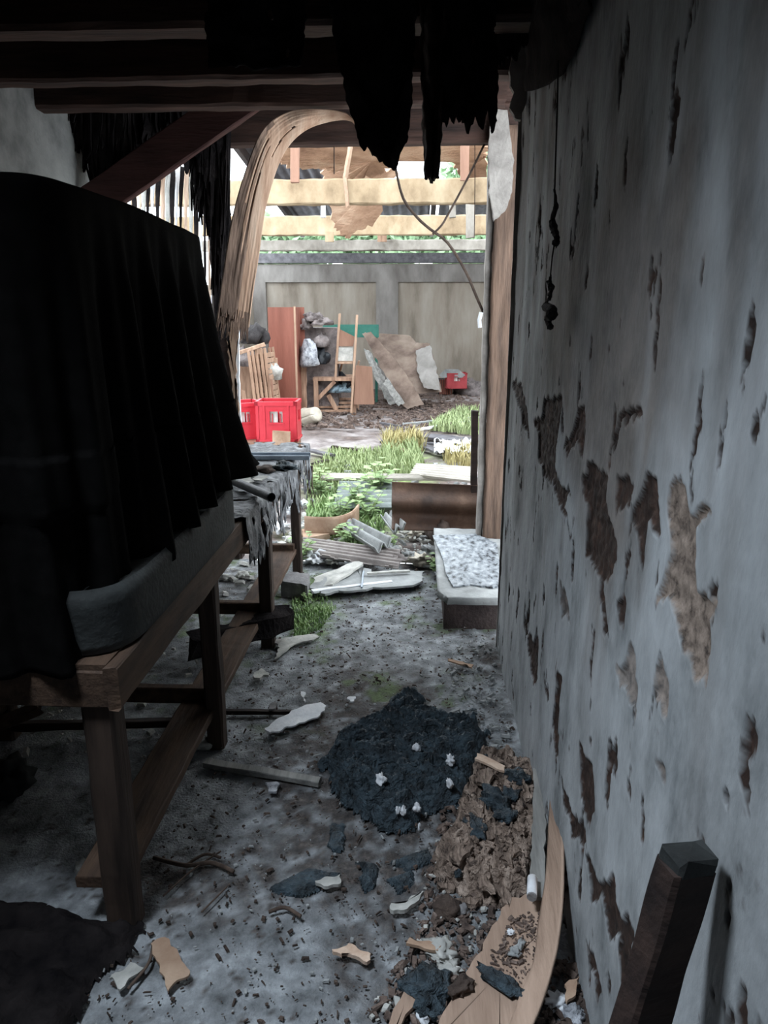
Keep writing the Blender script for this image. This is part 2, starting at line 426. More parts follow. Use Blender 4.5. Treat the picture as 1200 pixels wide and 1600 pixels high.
jx = (fbm(YY*28, ZZ*14, 3, 3)-.5)*.045; jz = (fbm(YY*28, ZZ*14, 9, 3)-.5)*.06
peel = np.zeros(YY.shape); face = np.zeros(YY.shape); rim = np.zeros(YY.shape); kind = np.zeros(YY.shape)
for kd, pix in PEEL:
    poly = [(P(x, y, X=WX).y, P(x, y, X=WX).z) for x, y in pix]
    d = np_sdist(YY+jx, ZZ+jz, poly)
    p = np.clip(d/.012+.5, 0, 1); p = p*p*(3-2*p); peel = np.maximum(peel, p); face = np.maximum(face, np.clip(d/.004+1.2, 0, 1))
    kind = np.where(d > -.006, kd, kind)
    rim = np.maximum(rim, np.exp(-np.clip(-d, 0, 1)/.008)*(d < 0)*(.35+.65*vnoise(YY*9, ZZ*7, 5)))
sp = fbm(YY*22, ZZ*9, 31, 5); low = np.clip((1.55-ZZ)/1.5, 0, 1)
d = (sp-.70+.03*low)*6; peel = np.maximum(peel, np.clip(d*3, 0, 1)); face = np.maximum(face, np.clip(d*6+.5, 0, 1)); rim = np.maximum(rim, np.exp(-np.abs(d)/.12)*(d < 0)*.25)
big = (fbm(YY*1.7, ZZ*1.2, 4)-.5)
bulge = (fbm(YY*7, ZZ*3, 12)-.5)
PXw = WX - .035*big - .010*bulge - rim*.0045*(1-peel) + peel*.007 - peel*(fbm(YY*70, ZZ*70, 8, 4)-.5)*.012
# streaky grime and damp; the stain polygon also paints in the wall's shadow
damp_shade = np.clip((fbm(YY*9, ZZ*1.1, 41)-.42)*3.2, 0, 1)*np.clip((ZZ-.35)/.9, 0, 1)
stain_shade_poly = [(P(x, y, X=WX).y, P(x, y, X=WX).z) for x, y in [(835,560),(860,330),(980,240),(1120,230),(1100,480),(1060,700),(1010,800),(960,960),(915,980),(880,760)]]
st = np.clip((np_sdist(YY+(fbm(YY*4, ZZ*4, 61)-.5)*.4, ZZ+(fbm(YY*4, ZZ*4, 62)-.5)*.4, stain_shade_poly)+.06)/.22, 0, 1)*(.55+.6*fbm(YY*10, ZZ*4, 63))
damp_shade = np.clip(damp_shade*.7+st, 0, 1)
wallmat = attr_mix('right_wall_paint', [(.3, rgb(98, 102, 104)), (.48, rgb(146, 149, 151)), (.72, rgb(174, 177, 180))],
    [('damp_shade', [(.35, rgb(70, 63, 58)), (.65, rgb(112, 103, 96))], 6),
     ('soil', [(.3, rgb(22, 17, 15)), (.55, rgb(52, 38, 32)), (.8, rgb(92, 70, 60))], 24),
     ('rend', [(.34, rgb(52, 43, 38)), (.5, rgb(122, 108, 98)), (.72, rgb(160, 144, 132))], 38)], scale=5.5, stretch=(1, 1.2, .6), bump=.45, fine=60)
struct(grid_mesh('wall_right', PXw, YY, ZZ, wallmat, attrs={'damp_shade': damp_shade*.8, 'soil': face*(1-kind), 'rend': face*kind}))
struct(MB().box((WX+.05, -1.6, -.02), (WX+.16, 3.195, 2.72)).build('trim_2', M['plaster']))   # core behind the painted face
# ragged end edge of the wall
def fe(u, v):
    z = v*2.7; n = noise.fractal(Vector((u*1.5, 3, z*9)), 1, 2, 4)
    return (WX-.012+u*.15, 3.197+.012*n, z)
struct(sheet('trim_1', fe, 3, 120, .012, M['plaster']))

# ---- floors
def hgrid(name, x0, x1, y0, y1, st, fz, mt, attrs=None):
    xs = np.arange(x0, x1+st/2, st); yy = np.arange(y0, y1+st/2, st)
    X, Y = np.meshgrid(xs, yy); A = attrs(X, Y) if attrs else None
    return struct(grid_mesh(name, X, Y, fz(X, Y), mt, attrs=A))
def px_poly(pix): return [tuple(P(x, y, Z=0).xy) for x, y in pix]
moss_poly = px_poly([(430,900),(520,890),(530,960),(500,1000),(440,1010),(420,960)])
dirt_poly = px_poly([(560,1020),(700,1080),(640,1180),(800,1200),(830,1300),(700,1420),(760,1600),(860,1700),(560,1620),(640,1480),(560,1400),(420,1380),(380,1220),(470,1110)])
def fl_attr(X, Y):
    n = fbm(X*6, Y*6, 2); n2 = fbm(X*30, Y*30, 5)
    dirt = np.clip((np_sdist(X+(n-.5)*.3, Y+(n-.5)*.3, dirt_poly)+.12)/.2, 0, 1)*np.clip(n2*3-.6, 0, 1)
    dirt = np.maximum(dirt, np.clip((fbm(X*3, Y*3, 8)-.47)*6, 0, 1)*np.clip(n2*3-.7, 0, 1))
    dirt = np.maximum(dirt, np.clip((fbm(X*45, Y*45, 77, 3)-.6)*14, 0, 1))
    moss = np.clip((np_sdist(X+(n-.5)*.2, Y+(n-.5)*.2, moss_poly)+.05)/.1, 0, 1)
    moss = np.maximum(moss, np.clip((fbm(X*7, Y*7, 55)-.56)*9, 0, 1)*np.clip((Y-2.1)/.6, 0, 1)*.7)*np.clip(n2*4-1.3, 0, 1)
    return {'dirt': dirt*.9, 'moss': moss}
floormat = attr_mix('dusty_concrete', [(.3, rgb(84, 86, 88)), (.5, rgb(134, 137, 140)), (.7, rgb(178, 182, 186))],
    [('dirt', [(.3, rgb(34, 30, 30)), (.55, rgb(70, 62, 58)), (.8, rgb(124, 114, 106))], 40),
     ('moss', [(.3, rgb(66, 80, 52)), (.7, rgb(118, 138, 92))], 30)], bump=.8, bdist=.008, scale=11, fine=130)
hgrid('floor', -1.85, .55, .9, 4.4, .0125, lambda X, Y: (fbm(X*3, Y*3, 1)-.5)*.02+(fbm(X*26, Y*26, 6)-.5)*.016+np.clip(fbm(X*60, Y*60, 16, 2)-.5, 0, 1)*.03-.006, floormat, fl_attr)
struct(MB().box((-1.85, -1.6, -.1), (.55, .9, 0)).build('floor_entry', floormat))
yardmat = attr_mix('yard_soil', [(.3, rgb(96, 86, 84)), (.5, rgb(142, 134, 132)), (.75, rgb(176, 170, 168))],
    [('dirt', [(.35, rgb(62, 52, 50)), (.6, rgb(104, 90, 84)), (.8, rgb(140, 126, 118))], 14),
     ('moss', [(.3, rgb(98, 116, 70)), (.7, rgb(156, 172, 116))], 12)], bump=.7, scale=4, bdist=.02, fine=40)
grass_poly = px_poly([(480,745),(520,700),(600,700),(640,690),(690,740),(640,760),(620,830),(560,860),(480,850)])
def yd_attr(X, Y):
    n = fbm(X*3, Y*3, 2)
    return {'dirt': np.clip((fbm(X*1.2, Y*1.6, 9)-.42)*5+np.clip((Y-10.2)/1.5, 0, 1), 0, 1), 'moss': np.clip((np_sdist(X+(n-.5)*.6, Y+(n-.5)*.8, grass_poly)+.2)/.4, 0, 1)*np.clip(fbm(X*14, Y*14, 3)*3-.7, 0, 1)}
hgrid('ground', -3.6, 3.4, 4.4, 15.2, .045, lambda X, Y: (fbm(X*1.5, Y*1.5, 1)-.5)*.07+(fbm(X*9, Y*9, 6)-.5)*.035+np.clip(Y-10, 0, 4)*.012-.01, yardmat, yd_attr)

# ---- other walls, ceiling
def fl(u, v):
    y = -1.6+u*5.85; z = v*2.7
    edge = .12*noise.fractal(Vector((0, 1, z*4)), 1, 2, 4) if u > .97 else 0
    return (-1.8+.02*noise.noise(Vector((y*2, z*2, 0))), y+edge, z)
struct(sheet('wall_left', fl, 90, 40, .12, M['leftwall']))
rw = MB()
rw.box((-1.95, -1.72, -.05), (.6, -1.6, 2.75))
struct(rw.build('wall_rear', M['leftwall']))
# ceiling, with an opening added for the fill lamp over the bench
struct(MB().box((-1.95, -1.72, 2.72), (-1.2, 4.5, 2.78)).box((-.77, -1.72, 2.72), (.7, 4.5, 2.78)).box((-1.2, -1.72, 2.72), (-.77, .54, 2.78)).box((-1.2, .96, 2.72), (-.77, 4.5, 2.78)).build('ceiling', M['ceil']))
# yard walls
FY = 15.0
zt = P(600, 412, Y=FY).z
fw = MB(); fw.box((-3.5, FY, -.1), (3.4, FY+.2, zt))
xs_ = lambda px: P(px, 500, Y=FY).x
struct(fw.build('wall_far', M['concrete']))
fb = MB(); zb = P(600, 441, Y=FY).z
fb.box((-3.4, FY-.06, zb), (3.4, FY, zt-.02))
for a, b in ((398, 418), (588, 622), (800, 840)): fb.box((xs_(a), FY-.06, -.1), (xs_(b), FY, zb))
struct(fb.build('trim_3', M['concband']))
struct(MB().box((-3.6, 5.2, -.1), (-3.4, FY+.2, 1.95)).build('wall_yard_left', M['concrete']))
struct(MB().box((3.3, 4.6, -.1), (3.5, FY+.2, 2.6)).build('wall_yard_right', M['concrete']))
struct(MB().box((.62, 4.46, -.1), (3.4, 4.6, 2.75)).build('wall_front', M['concrete']))
struct(MB().box((-3.3, FY-.12, P(600,411,Y=FY).z), (3.3, FY+.1, P(600,396,Y=FY).z)).build('trim_shadow', M['slate']))  # dark strip painting in the shadow under the wall plate

struct(MB().box((-1.95, 4.42, 2.58), (.7, 4.5, 2.75)).build('trim_5', M['beam']))
# ---- ceiling joists of the dark room
for i, (y, zb_, h, w) in enumerate([(2.66, 2.37, .3, .13), (3.18, 2.37, .3, .10), (3.66, 2.395, .3, .10), (2.1, 2.42, .3, .12), (1.5, 2.44, .28, .12)]):
    o = MB().bar((-1.78, y, zb_+h/2), (.37, y, zb_+h/2), w, h, n=30, rough=.006, seed=i).build('ceiling_joist', M['beam'])
    tag(o, ['dark ceiling joist across the top of the photo, with a broad brown underside', 'second dark ceiling joist, with a narrow pale lower edge',
            'lowest dark ceiling joist, from which the peeled plywood hangs', 'ceiling joist just above the top of the photo', 'ceiling joist overhead nearest the viewer'][i], 'beam', 'dark ceiling joists')
# door head beam and posts
DY = 4.45
a = P(395, 226, Y=DY); b = P(770, 226, Y=DY); z0 = a.z
o = MB().bar((-1.78, DY, z0+.09), (.62, DY, z0+.09), .1, .2, n=24, rough=.005, seed=3).build('door_lintel', M['beam'])
tag(o, 'brown timber beam across the head of the wide doorway to the yard', 'beam')

root = empty('door_post', (.5, DY, .12))
tag(root, 'brown timber door post with a pale left edge, beside the peeling wall', 'post')
x0 = P(761, 600, Y=DY).x; x1 = x0+.12
def dp(u, v):
    z = .12+v*2.35; n = noise.fractal(Vector((u*2, 0, z*5)), 1, 2, 3)
    return (x0+u*(x1-x0), DY-.05+.006*n, z)
sheet('post_face', lambda u, v: Vector(dp(u, v))-root.location, 8, 80, .1, M['postwood'], root)
e = MB().bar((x0-.018, DY-.01, .12), (x0-.018, DY-.01, 2.46), .035, .1, up=(0,1,0), n=40, rough=.006)
local(e, root).build('post_edge', M['plaster'], root)
# plaster remains on top of the post
o = slab('plaster_fragment', [P(x, y, Y=DY-.12) for x, y in [(765,300),(763,232),(768,170),(792,172),(803,250),(800,300),(790,330),(772,345)]], .05, M['plaster'], jag=.008, sub=6)
tag(o, 'cracked grey plaster clinging to the top of the right door post', 'plaster')
o = slab('plank', [P(x, y, Y=3.05) for x, y in [(812,20),(846,20),(838,120),(812,190),(800,180),(798,110)]], .03, M['plaster'], jag=.015, sub=6, up=Vector((0,1,0)))
tag(o, 'pale vertical board at the top of the right wall corner', 'board')

# left door post with a splintered foot
root = empty('door_post', (-1.19, DY, 0))
tag(root, 'left door post with dark shaggy upper half and splintered brown lower half', 'post')
def lp(mb, *a, **k): return local(mb, root)
xl = P(352, 560, Y=DY).x
local(MB().bar((xl, DY, 0), (xl, DY, 2.5), .09, .1, up=(0,1,0), n=50, rough=.012, seed=2), root).build('post_core', M['darkwood'], root)
s1 = slab('splinter', [P(x, y, Y=DY-.06) for x, y in [(355,505),(368,508),(372,540),(369,590),(372,640),(374,690),(366,640),(362,590),(357,550)]], .02, M['card'], jag=.02, sub=5, parent=None)
s1.location = s1.location-root.location; s1.parent = root; s1['label'] = 'bark-brown splintered face'
s1 = slab('splinter', [P(x, y, Y=DY-.05) for x, y in [(366,505),(373,505),(373,545),(374,600),(377,700),(372,700),(370,600),(367,560)]], .02, M['white'], jag=.006, sub=5)
s1.location = s1.location-root.location; s1.parent = root; s1['label'] = 'fresh cream coloured split wood'

# step slab beyond the wall end
root = empty('door_step', (.3, 4.0, 0)); tag(root, 'low masonry step with a worn wet-looking top, at the foot of the door post', 'step')
sx0 = P(690, 985, Z=0).x
st = MB(); st.box((sx0+.01, 3.4, -.02), (.62, 4.55, .13)); local(st, root).build('step_body', M['stepface'], root)
def stp(u, v):
    x = sx0-.02+u*(.64-sx0); y = 3.36+v*1.2
    cx = max(0, .5-u)*0; r = .05*max(0, 1-u*8)**2*max(0, 1-v*12)
    return Vector((x+r, y, .155+.006*noise.fractal(Vector((x*8, y*8, 0)), 1, 2, 4)))-root.location
sheet('step_slab', stp, 40, 60, .035, M['cement'], root)
steptop = attr_mix('worn_step_sheet', [(.36, rgb(48, 50, 54)), (.45, rgb(122, 128, 134)), (.7, rgb(184, 189, 194))], [], scale=34, rough=.35, bump=.5, stretch=(1, .6, 1))
pts = [P(x, y, Z=.175) for x, y in [(676,838),(745,836),(775,850),(790,915),(770,920),(735,915),(708,918),(700,905),(690,870)]]
o = slab('metal_sheet', pts, .008, steptop, jag=.01, sub=6)
tag(o, 'speckled silvery sheet lying on the doorstep', 'sheet')

# ---- yard roof: joists, remains of ceiling and roof sheets
for i, (y0_, y1_, zz, m_) in enumerate([(280, 320, 2.42, 'joist'), (337, 368, 2.42, 'joist'), (375, 392, 2.42, 'joistgrey')]):
    lo, hi = 4.6, 14.5
    for _ in range(40):
        md = (lo+hi)/2
        if P(600, y1_, Y=md).z < zz: lo = md
        else: hi = md
    Yj = lo; h = P(600, y0_, Y=Yj).z-zz
    o = MB().bar((-3.38, Yj, zz+h/2), (3.28, Yj, zz+h/2), .1, h, n=60, rough=.012, seed=i+5).build('roof_joist', M[m_])
    tag(o, ['thick pale yard roof joist nearest the doorway, topmost of three', 'middle yard roof joist with a green mossy stain', 'farthest and lowest yard roof joist, thin and grey'][i], 'beam', 'pale roof joists over the yard')
    if i == 0: J0 = Yj
    if i == 1: J1 = Yj
    if i == 2: J2 = Yj
# upright struts
for i, (px, y0_, y1_, Y, w, m_) in enumerate([(461,228,285,6.6,.07,'panel'),(726,224,282,6.6,.07,'panel'),(707,318,340,8.5,.07,'joistgrey'),(735,318,372,8.8,.1,'joistgrey'),(505,320,340,8.7,.05,'white'),(515,362,378,9.2,.1,'joist'),(597,362,378,10,.12,'slats')]):
    a = P(px, y0_, Y=Y); b = P(px, y1_, Y=Y)
    o = MB().bar(a, b, w, .04, up=(0,1,0), n=8, rough=.004, seed=i).build('roof_strut', M[m_])
    tag(o, 'short upright timber between the yard roof joists, '+['left of the broken hanging stick','by the right edge of the top gap','pale one behind the crossing twigs','wide grey one near the right door post','thin white one in the middle gap','short one over the bright green gap','splintered brown one under the middle joist'][i], 'strut', 'short struts in the yard roof')
# hanging broken stick
o = MB().bar(P(548,228,Y=J0-.1), P(539,278,Y=J0-.07), .04, .03, n=6, rough=.006).bar(P(539,278,Y=J0-.07), P(543,322,Y=J0-.07), .045, .03, n=6, rough=.008, seed=4).build('broken_stick', M['card'])
tag(o, 'broken brown stick dangling in front of the topmost yard joist', 'stick')
# rotten ceiling ply
def cp(pix, Y0, Y1, jag=.08):
    return [P(x, y, Y=Y0+(Y1-Y0)*k) for (x, y), k in pix]
o = slab('ceiling_panel', cp([((430,225),0),((760,225),0),((760,250),.5),((690,246),.6),((640,240),.7),((600,270),1),((560,280),1),((500,262),.8),((455,262),.8),((425,250),.6)], 6.9, 7.4), .02, M['brownply'], jag=.1, sub=14)
tag(o, 'rotting brown plywood ceiling sheet hanging above the yard joists', 'ceiling panel')
o = slab('ceiling_panel', cp([((690,225),0),((760,225),0),((760,285),1),((728,284),1),((712,262),.6)], 7.0, 7.6), .02, M['brownply'], jag=.05, sub=8)
tag(o, 'brown ply scrap in the top right corner of the yard roof', 'ceiling panel')
o = slab('ceiling_panel', cp([((500,268),0),((590,266),0),((620,262),.3),((590,345),1),((540,372),1),((520,350),.8)], 7.8, 8.3), .02, M['brownply'], jag=.08, sub=10)
tag(o, 'sagging reddish ply sheet behind the topmost and middle yard joists', 'ceiling panel')
root = empty('roof', (0, 12, 2.9)); tag(root, 'grey metal roof sheets over the back half of the yard', 'roof')
def rf(x0, x1, y0, y1):
    return lambda u, v: Vector((x0+(x1-x0)*u, y0+(y1-y0)*v, 4.0-.10*(y0+(y1-y0)*v-6)+.018*sin((x0+(x1-x0)*u)*2*pi/.076*.5)))-root.location
for k, (x0_, x1_, y0_, y1_) in enumerate([(-2.4,-1.2,9.6,15.4),(-1.15,.15,11.9,15.4),(.3,1.6,12.3,15.4),(1.65,3.4,12.0,15.4)]):
    sheet('roof_sheet', rf(x0_, x1_, y0_, y1_), 60, 6, .004, M['roofmetal'], root)
bp_ = MB()
for x in (-2.3, .2, 2.2): bp_.bar((x, 9.8, 3.54), (x, 15.2, 3.0), .08, .12)
local(bp_, root).build('rafter', M['darkwood'], root)
for i, (x, y, r) in enumerate([(-3.4, 19.5, 1.1), (-1.0, 18.5, 1.0), (1.1, 18.5, 1.0), (3.2, 18.5, 1.0), (2.2, 23, 1.6)]):
    root = empty('tree', (x, y, 0)); tag(root, 'green tree showing beyond the far yard wall, '+['leftmost','left of centre, over the red-brown cabinet','centre, behind the mossy joist','rightmost','tall one behind the roof gap'][i], 'tree', 'trees beyond the yard wall')
    MB().tube([(0,0,0),(.1,0,1.5),(0,.1,3)], [.16,.12,.07]).build('trunk', M['twig'], root)
    lm = MB(); r2 = random.Random(i)
    for k in range(1500):
        d = Vector((r2.gauss(0,1), r2.gauss(0,1), r2.gauss(0,1))).normalized()*r*(r2.random()**.4)*(1+.2*r2.random())
        c = Vector((0,0,3.1 if i < 4 else 5.2))+Vector((d.x, d.y, d.z*.62)); t = Vector((r2.uniform(-1,1), r2.uniform(-1,1), r2.uniform(-1,1))).normalized(); q = t.orthogonal().normalized()
        lm.add([c-t*.16, c+q*.07, c+t*.16, c-q*.07], [(0,1,2,3)])
    lm.build('foliage', M['tree'], root)
# ================================================================== BENCH AND COVERED MACHINE
BX = -.69; TZ = .745
root = empty('workbench', (BX-.4, 2.9, 0))
tag(root, 'long rough timber workbench down the left side, running towards the doorway', 'workbench')
B = lambda mb: local(mb, root)
B(MB().box((BX-.85, 1.47, TZ-.03), (BX, 4.3, TZ))).build('bench_top', M['benchwood'], root)
B(MB().bar((BX+.012, 1.46, TZ-.055), (BX+.012, 4.32, TZ-.055), .03, .105, n=40, rough=.004)).build('front_rail', M['benchwood'], root)
B(MB().bar((BX-.85, 1.48, TZ-.06), (BX, 1.48, TZ-.06), .03, .09, n=10, rough=.003)).build('end_rail', M['benchwood'], root)
B(MB().bar((BX-.85, 4.28, TZ-.07), (BX, 4.28, TZ-.07), .03, .09, n=10, rough=.003)).build('end_rail', M['benchwood'], root)
for (x, y, w) in [(BX-.04, 1.52, .075), (BX-.02, 2.33, .06), (BX-.0, 3.16, .06), (BX-.02, 4.14, .055)]:
    B(MB().bar((x, y, -.005), (x, y, TZ-.03), w, w, up=(0,1,0), n=16, rough=.003, seed=int(y*10))).build('leg', M['benchleg'], root)
for (x, y) in [(BX-.8, 1.52), (BX-.8, 2.35), (BX-.8, 3.2), (BX-.8, 4.15)]:
    B(MB().bar((x, y, -.005), (x, y, TZ-.03), .06, .06, up=(0,1,0), n=10, rough=.003, seed=int(y*7))).build('leg', M['benchleg'], root)
B(MB().bar((BX-.085, 1.5, .135), (BX-.085, 4.15, .15), .13, .03, n=40, rough=.004, seed=2)).build('stretcher', M['benchwood'], root)
for y in (2.38, 3.2, 4.1):
    B(MB().bar((BX-.8, y, .17), (BX-.03, y, .17), .04, .06, n=8, rough=.003, seed=4)).build('cross_bar', M['benchwood'], root)
B(MB().bar((BX-.8, 1.5, .15), (BX-.8, 4.15, .15), .04, .06, n=12, rough=.003, seed=9)).build('stretcher', M['benchwood'], root)

# case on the bench
root = empty('machine_case', (BX-.4, 2.1, TZ)); tag(root, 'grey painted shallow case on the workbench, under the black cloth', 'case')
cb = MB(); X0, X1, Y0, Y1, ZB, ZT = BX-.86, BX+.028, 1.50, 2.66, TZ+.005, .895
def case(u, v):
    # rounded rectangle wall: u around, v up
    w, l, r = (X1-X0)/2, (Y1-Y0)/2, .035
    a = 2*pi*u+pi; n = 9
    c, s = cos(a), sin(a)
    k = (abs(c/w)**n+abs(s/l)**n)**(-1/n)
    t = 1-.03*(v > .9)
    return Vector(((X0+X1)/2+c*k*t, (Y0+Y1)/2+s*k*t, ZB+(ZT-ZB)*v))-root.location
sheet('case_side', case, 160, 8, .012, M['casework'], root)
B2 = MB(); B2.box((X0+.1, Y0+.1, ZT-.02), (X1-.012, Y1-.1, ZT-.006)); B2.box((X0+.1, Y0+.012, ZT-.02), (X1-.1, Y1-.012, ZT-.008)); local(B2, root).build('case_lid', M['casework'], root)

# black cloth draped over the tall machine
def drape(u, v):
    a = 2*pi*u+pi; c, s = cos(a), sin(a)
    n = 9 if v < .75 else 6
    top = v <= .22
    if top:
        q = v/.22; w, l = .45*q, .62*q; z = 1.815-.02*q**6
    else:
        q = (v-.22)/.78
        w = .45+.07*q**1.6; l = .62+.10*q**1.5; z = 1.795-(.895)*q
    k = (abs(c/max(w,1e-3))**n+abs(s/max(l,1e-3))**n)**(-1/n)
    x, y = c*k, s*k
    if not top:
        arc = x*1.0+y*1.35
        f = (.010+.028*q)*min(1, q*4)
        fold = sin(arc*24+2*noise.noise(Vector((x*3, y*3, 0)))) + .5*sin(arc*51+1.7)
        x += c*f*fold; y += s*f*fold*.6
        # far front corner pulled out, slight sag at the shoulder
        corner = max(0, 1-((x-.5)**2+(y-.7)**2)*5)
        x += .09*corner*q**2; y += .05*corner*q**2
        z += .03*q*max(0, c)*s
        near = max(0, -y-.28)/.25
        z -= .16*min(1, near)*q
        y -= .05*min(1, near)*q
        z -= .02*(1-q)*max(0, s)
    else:
        z -= .02*max(0, s)*q**3
        z += .012*noise.noise(Vector((x*3, y*3, 5)))
    return (-1.215+x*1.0, 2.19+y, z-.02*(z > 1.2))
o = sheet('draped_cloth', drape, 320, 90, .006, M['cloth'])
tag(o, 'black cloth draped in folds over a tall machine on the workbench', 'cloth')

# tattered covering on the free end of the bench
def rag(u, v):
    y = 2.67+u*1.66
    L = .42+.03*sin(y*9)
    hang = .05+.085*(.5+noise.noise(Vector((y*7, 0, 2))))+.05*noise.noise(Vector((y*31, 1, 0)))
    if v < .65:
        x = BX-.42+v/.65*.455; z = TZ+.008+.012*noise.fractal(Vector((x*12, y*12, 0)), 1, 2, 4)
    else:
        q = (v-.65)/.35; x = BX+.038+.012*noise.noise(Vector((y*22, q*2, 4)))+.015*q; z = TZ+.004-hang*2*q
    return (x, y, z+.004)
o = sheet('tattered_cover', rag, 240, 60, .0035, M['rag'], keep=lambda u, v: not (v > .72 and noise.noise(Vector((u*70, v*3, 1))) > .12+.5*(1-v)) and noise.noise(Vector((u*22, v*9, 7))) < .42)
tag(o, 'torn grey plastic covering with a ragged fringe over the free end of the workbench', 'cover')
for i, y in enumerate((2.95, 3.4, 3.9)):
    def tr(u, v, y=y, i=i):
        return (BX+.05+.015*sin(v*5+i), y+(u-.5)*.07*(1-v*.7), TZ-.06-v*(.16+.03*i)+.0*u)
    o = sheet('torn_strip', tr, 6, 14, .003, M['rag'], keep=lambda u, v: noise.noise(Vector((u*4+i*3, v*5, 1))) < .35)
    tag(o, 'ragged dangling strip on the bench edge, '+['nearest the covered machine','middle of three, above the third leg','farthest, by the last leg'][i], 'strip', 'ragged strips on the bench edge')
# shreds hanging from the far bench corner
tw = MB()
for k in range(7):
    p = P(478+k*1.6, 728, Y=4.33); L = .12+.16*((k*37) % 7)/7
    tw.tube([p, p+Vector((.01*sin(k), 0, -L*.5)), p+Vector((.02*cos(k*2), .01, -L))], [.006, .004, .002], 5)
o = tw.build('hanging_shreds', M['twig']); tag(o, 'brown shreds hanging from the far corner of the workbench', 'shreds')

a = P(366, 752, Z=TZ+.045); b = P(424, 777, Z=TZ+.045)
root = empty('pipe', b); tag(root, 'grey pipe lying across the workbench, its open end over the edge', 'pipe')
mb = MB(); mb.tube([a+(a-b)*.6, b], .019, 16, cap=False); mb.tube([b, a+(a-b)*.6], .016, 16, cap=False)
local(mb, root).build('pipe_wall', M['pipe'], root, smooth=True)
a = P(372, 716, Z=TZ+.02); b = P(484, 716, Z=TZ+.02)
mb = MB()
mb.bar(a, b, .05, .012, n=2).bar(a+Vector((0,.03,.012)), b+Vector((0,.03,.012)), .012, .03, n=2).bar(a+Vector((0,-.025,.008)), b+Vector((0,-.025,.008)), .01, .022, n=2)
o = mb.build('metal_channel', M['metal']); tag(o, 'pale galvanised metal channel across the far end of the workbench', 'channel')
o = rock('debris_lump', P(412, 737, Z=TZ+.01), (.045, .05, .02), M['brownstone'], 3); tag(o, 'brown flat lump beside the cloth corner on the workbench', 'lump')
o = rock('debris_lump', P(444, 733, Z=TZ+.01), (.05, .06, .025), M['ash'], 5, amp=.5); tag(o, 'black crumpled lump on the far end of the workbench', 'lump')
for i, px in enumerate([(375,745),(395,742),(405,748),(385,752)]):
    c = P(px[0], px[1], Z=TZ+.03)
    o = slab('paper_scrap', [c+Vector((.035*cos(t+i), .05*sin(t+i), .006*sin(3*t))) for t in (0, 1.3, 2.2, 3.3, 4.6)], .004, M['paleboard'], jag=.01)
    tag(o, 'pale torn scrap on the workbench, '+['against the cloth hem','behind the grey pipe','right of the others, near the brown lump','closest to the grey pipe'][i], 'scrap', 'pale scraps on the workbench')

# under and beside the bench
def stone_block(pix_top, h, m, name, lab, cat):
    pts = [P(x, y, Z=h) for x, y in pix_top]
    c = sum(pts, Vector())/len(pts)
    o = slab(name, [Vector((p.x, p.y, 0)) for p in pts], h, m, jag=.015, sub=5, up=Vector((0,0,1))); tag(o, lab, cat); return o
stone_block([(438,908),(452,893),(482,896),(480,915),(470,912)], .09, M['stone'], 'stone_block', 'grey stone block beside the last bench leg', 'stone')
def timber(name, p, q, w, h, m, lab, cat, rough=.01, n=20, seed=0, group=None, up=(0,0,1)):
    o = MB().bar(p, q, w, h, up=up, n=n, rough=rough, seed=seed).build(name, M[m]); tag(o, lab, cat, group); return o
timber('charred_log', P(300,1010,Z=.1)+Vector((0,0,0)), P(452,962,Z=.13), .12, .1, 'char', 'charred black log poking out from under the bench between its legs', 'log', rough=.03, seed=4)
timber('batten', P(322,1192,Z=.012), P(500,1222,Z=.012), .035, .02, 'greyboard', 'thin grey batten lying across the floor from the second bench leg to the burnt heap', 'batten', rough=.003, seed=6)
timber('batten', P(330,1112,Z=.01), P(480,1113,Z=.01), .02, .015, 'darkwood', 'thin dark batten on the floor behind the second bench leg', 'batten', rough=.003, seed=7)
timber('plank', P(-40,1150,Z=.1), P(60,1105,Z=.16), .06, .03, 'benchwood', 'brown plank end in the dark under the bench, at the left side of the photo', 'plank', seed=3)
timber('batten', P(20,1135,Z=.05), P(300,1128,Z=.05), .03, .03, 'darkwood', 'long thin batten in the dark behind the nearest bench leg', 'batten', rough=.003, seed=9)
dd = [((135,1362),'small pale stub in the shadow under the near end of the bench'),((320,1165),'grey chip beside the foot of the second bench leg'),((20,1230),'dim round lump at the left side of the photo under the bench'),((355,905),'white crumpled paper under the bench, left of the third leg'),((380,900),'white crumpled paper under the bench, close to the third leg')]
for i, ((x, y), lab) in enumerate(dd):
    o = rock('scrap', P(x, y, Z=0), (.04, .03, .02) if i != 2 else (.06, .06, .06), M['paleboard' if i != 2 else 'casework'], seed=i+20, amp=.5); tag(o, lab, 'scrap')
o = rock('scrap', P(352, 948, Z=0), (.02,.03,.012), M['white'], 41, amp=.5); tag(o, 'small white scrap under the bench behind the charred log', 'scrap')

# ================================================================== THINGS HANGING FROM THE CEILING
# peeled plywood
L = [P(x, y, Y=Yd) for x, y, Yd in [(556,190,3.58),(538,176,3.62),(500,171,3.62),(452,175,3.58),(414,200,3.42),(390,250,3.4),(366,330,3.38),(350,420,3.36),(338,505,3.35)]]
R = [P(x, y, Y=Yd) for x, y, Yd in [(568,232,3.66),(550,190,3.68),(500,194,3.68),(462,216,3.58),(436,256,3.54),(415,325,3.5),(404,400,3.48),(396,450,3.46),(388,514,3.45)]]
plym = attr_mix('peeling_veneer', [(.3, rgb(172, 134, 110)), (.5, rgb(204, 170, 146)), (.7, rgb(222, 196, 174))], [], scale=16, stretch=(1, 1, .08), bump=.6)
def keepply(u, v):
    if v < .9: 
        return not (abs(u-.62-.12*(v-.3)*3) < .018 and .36 < v < .52)
    return v < .93+.07*(.5+noise.noise(Vector((u*17, 0, 2))))*1.3
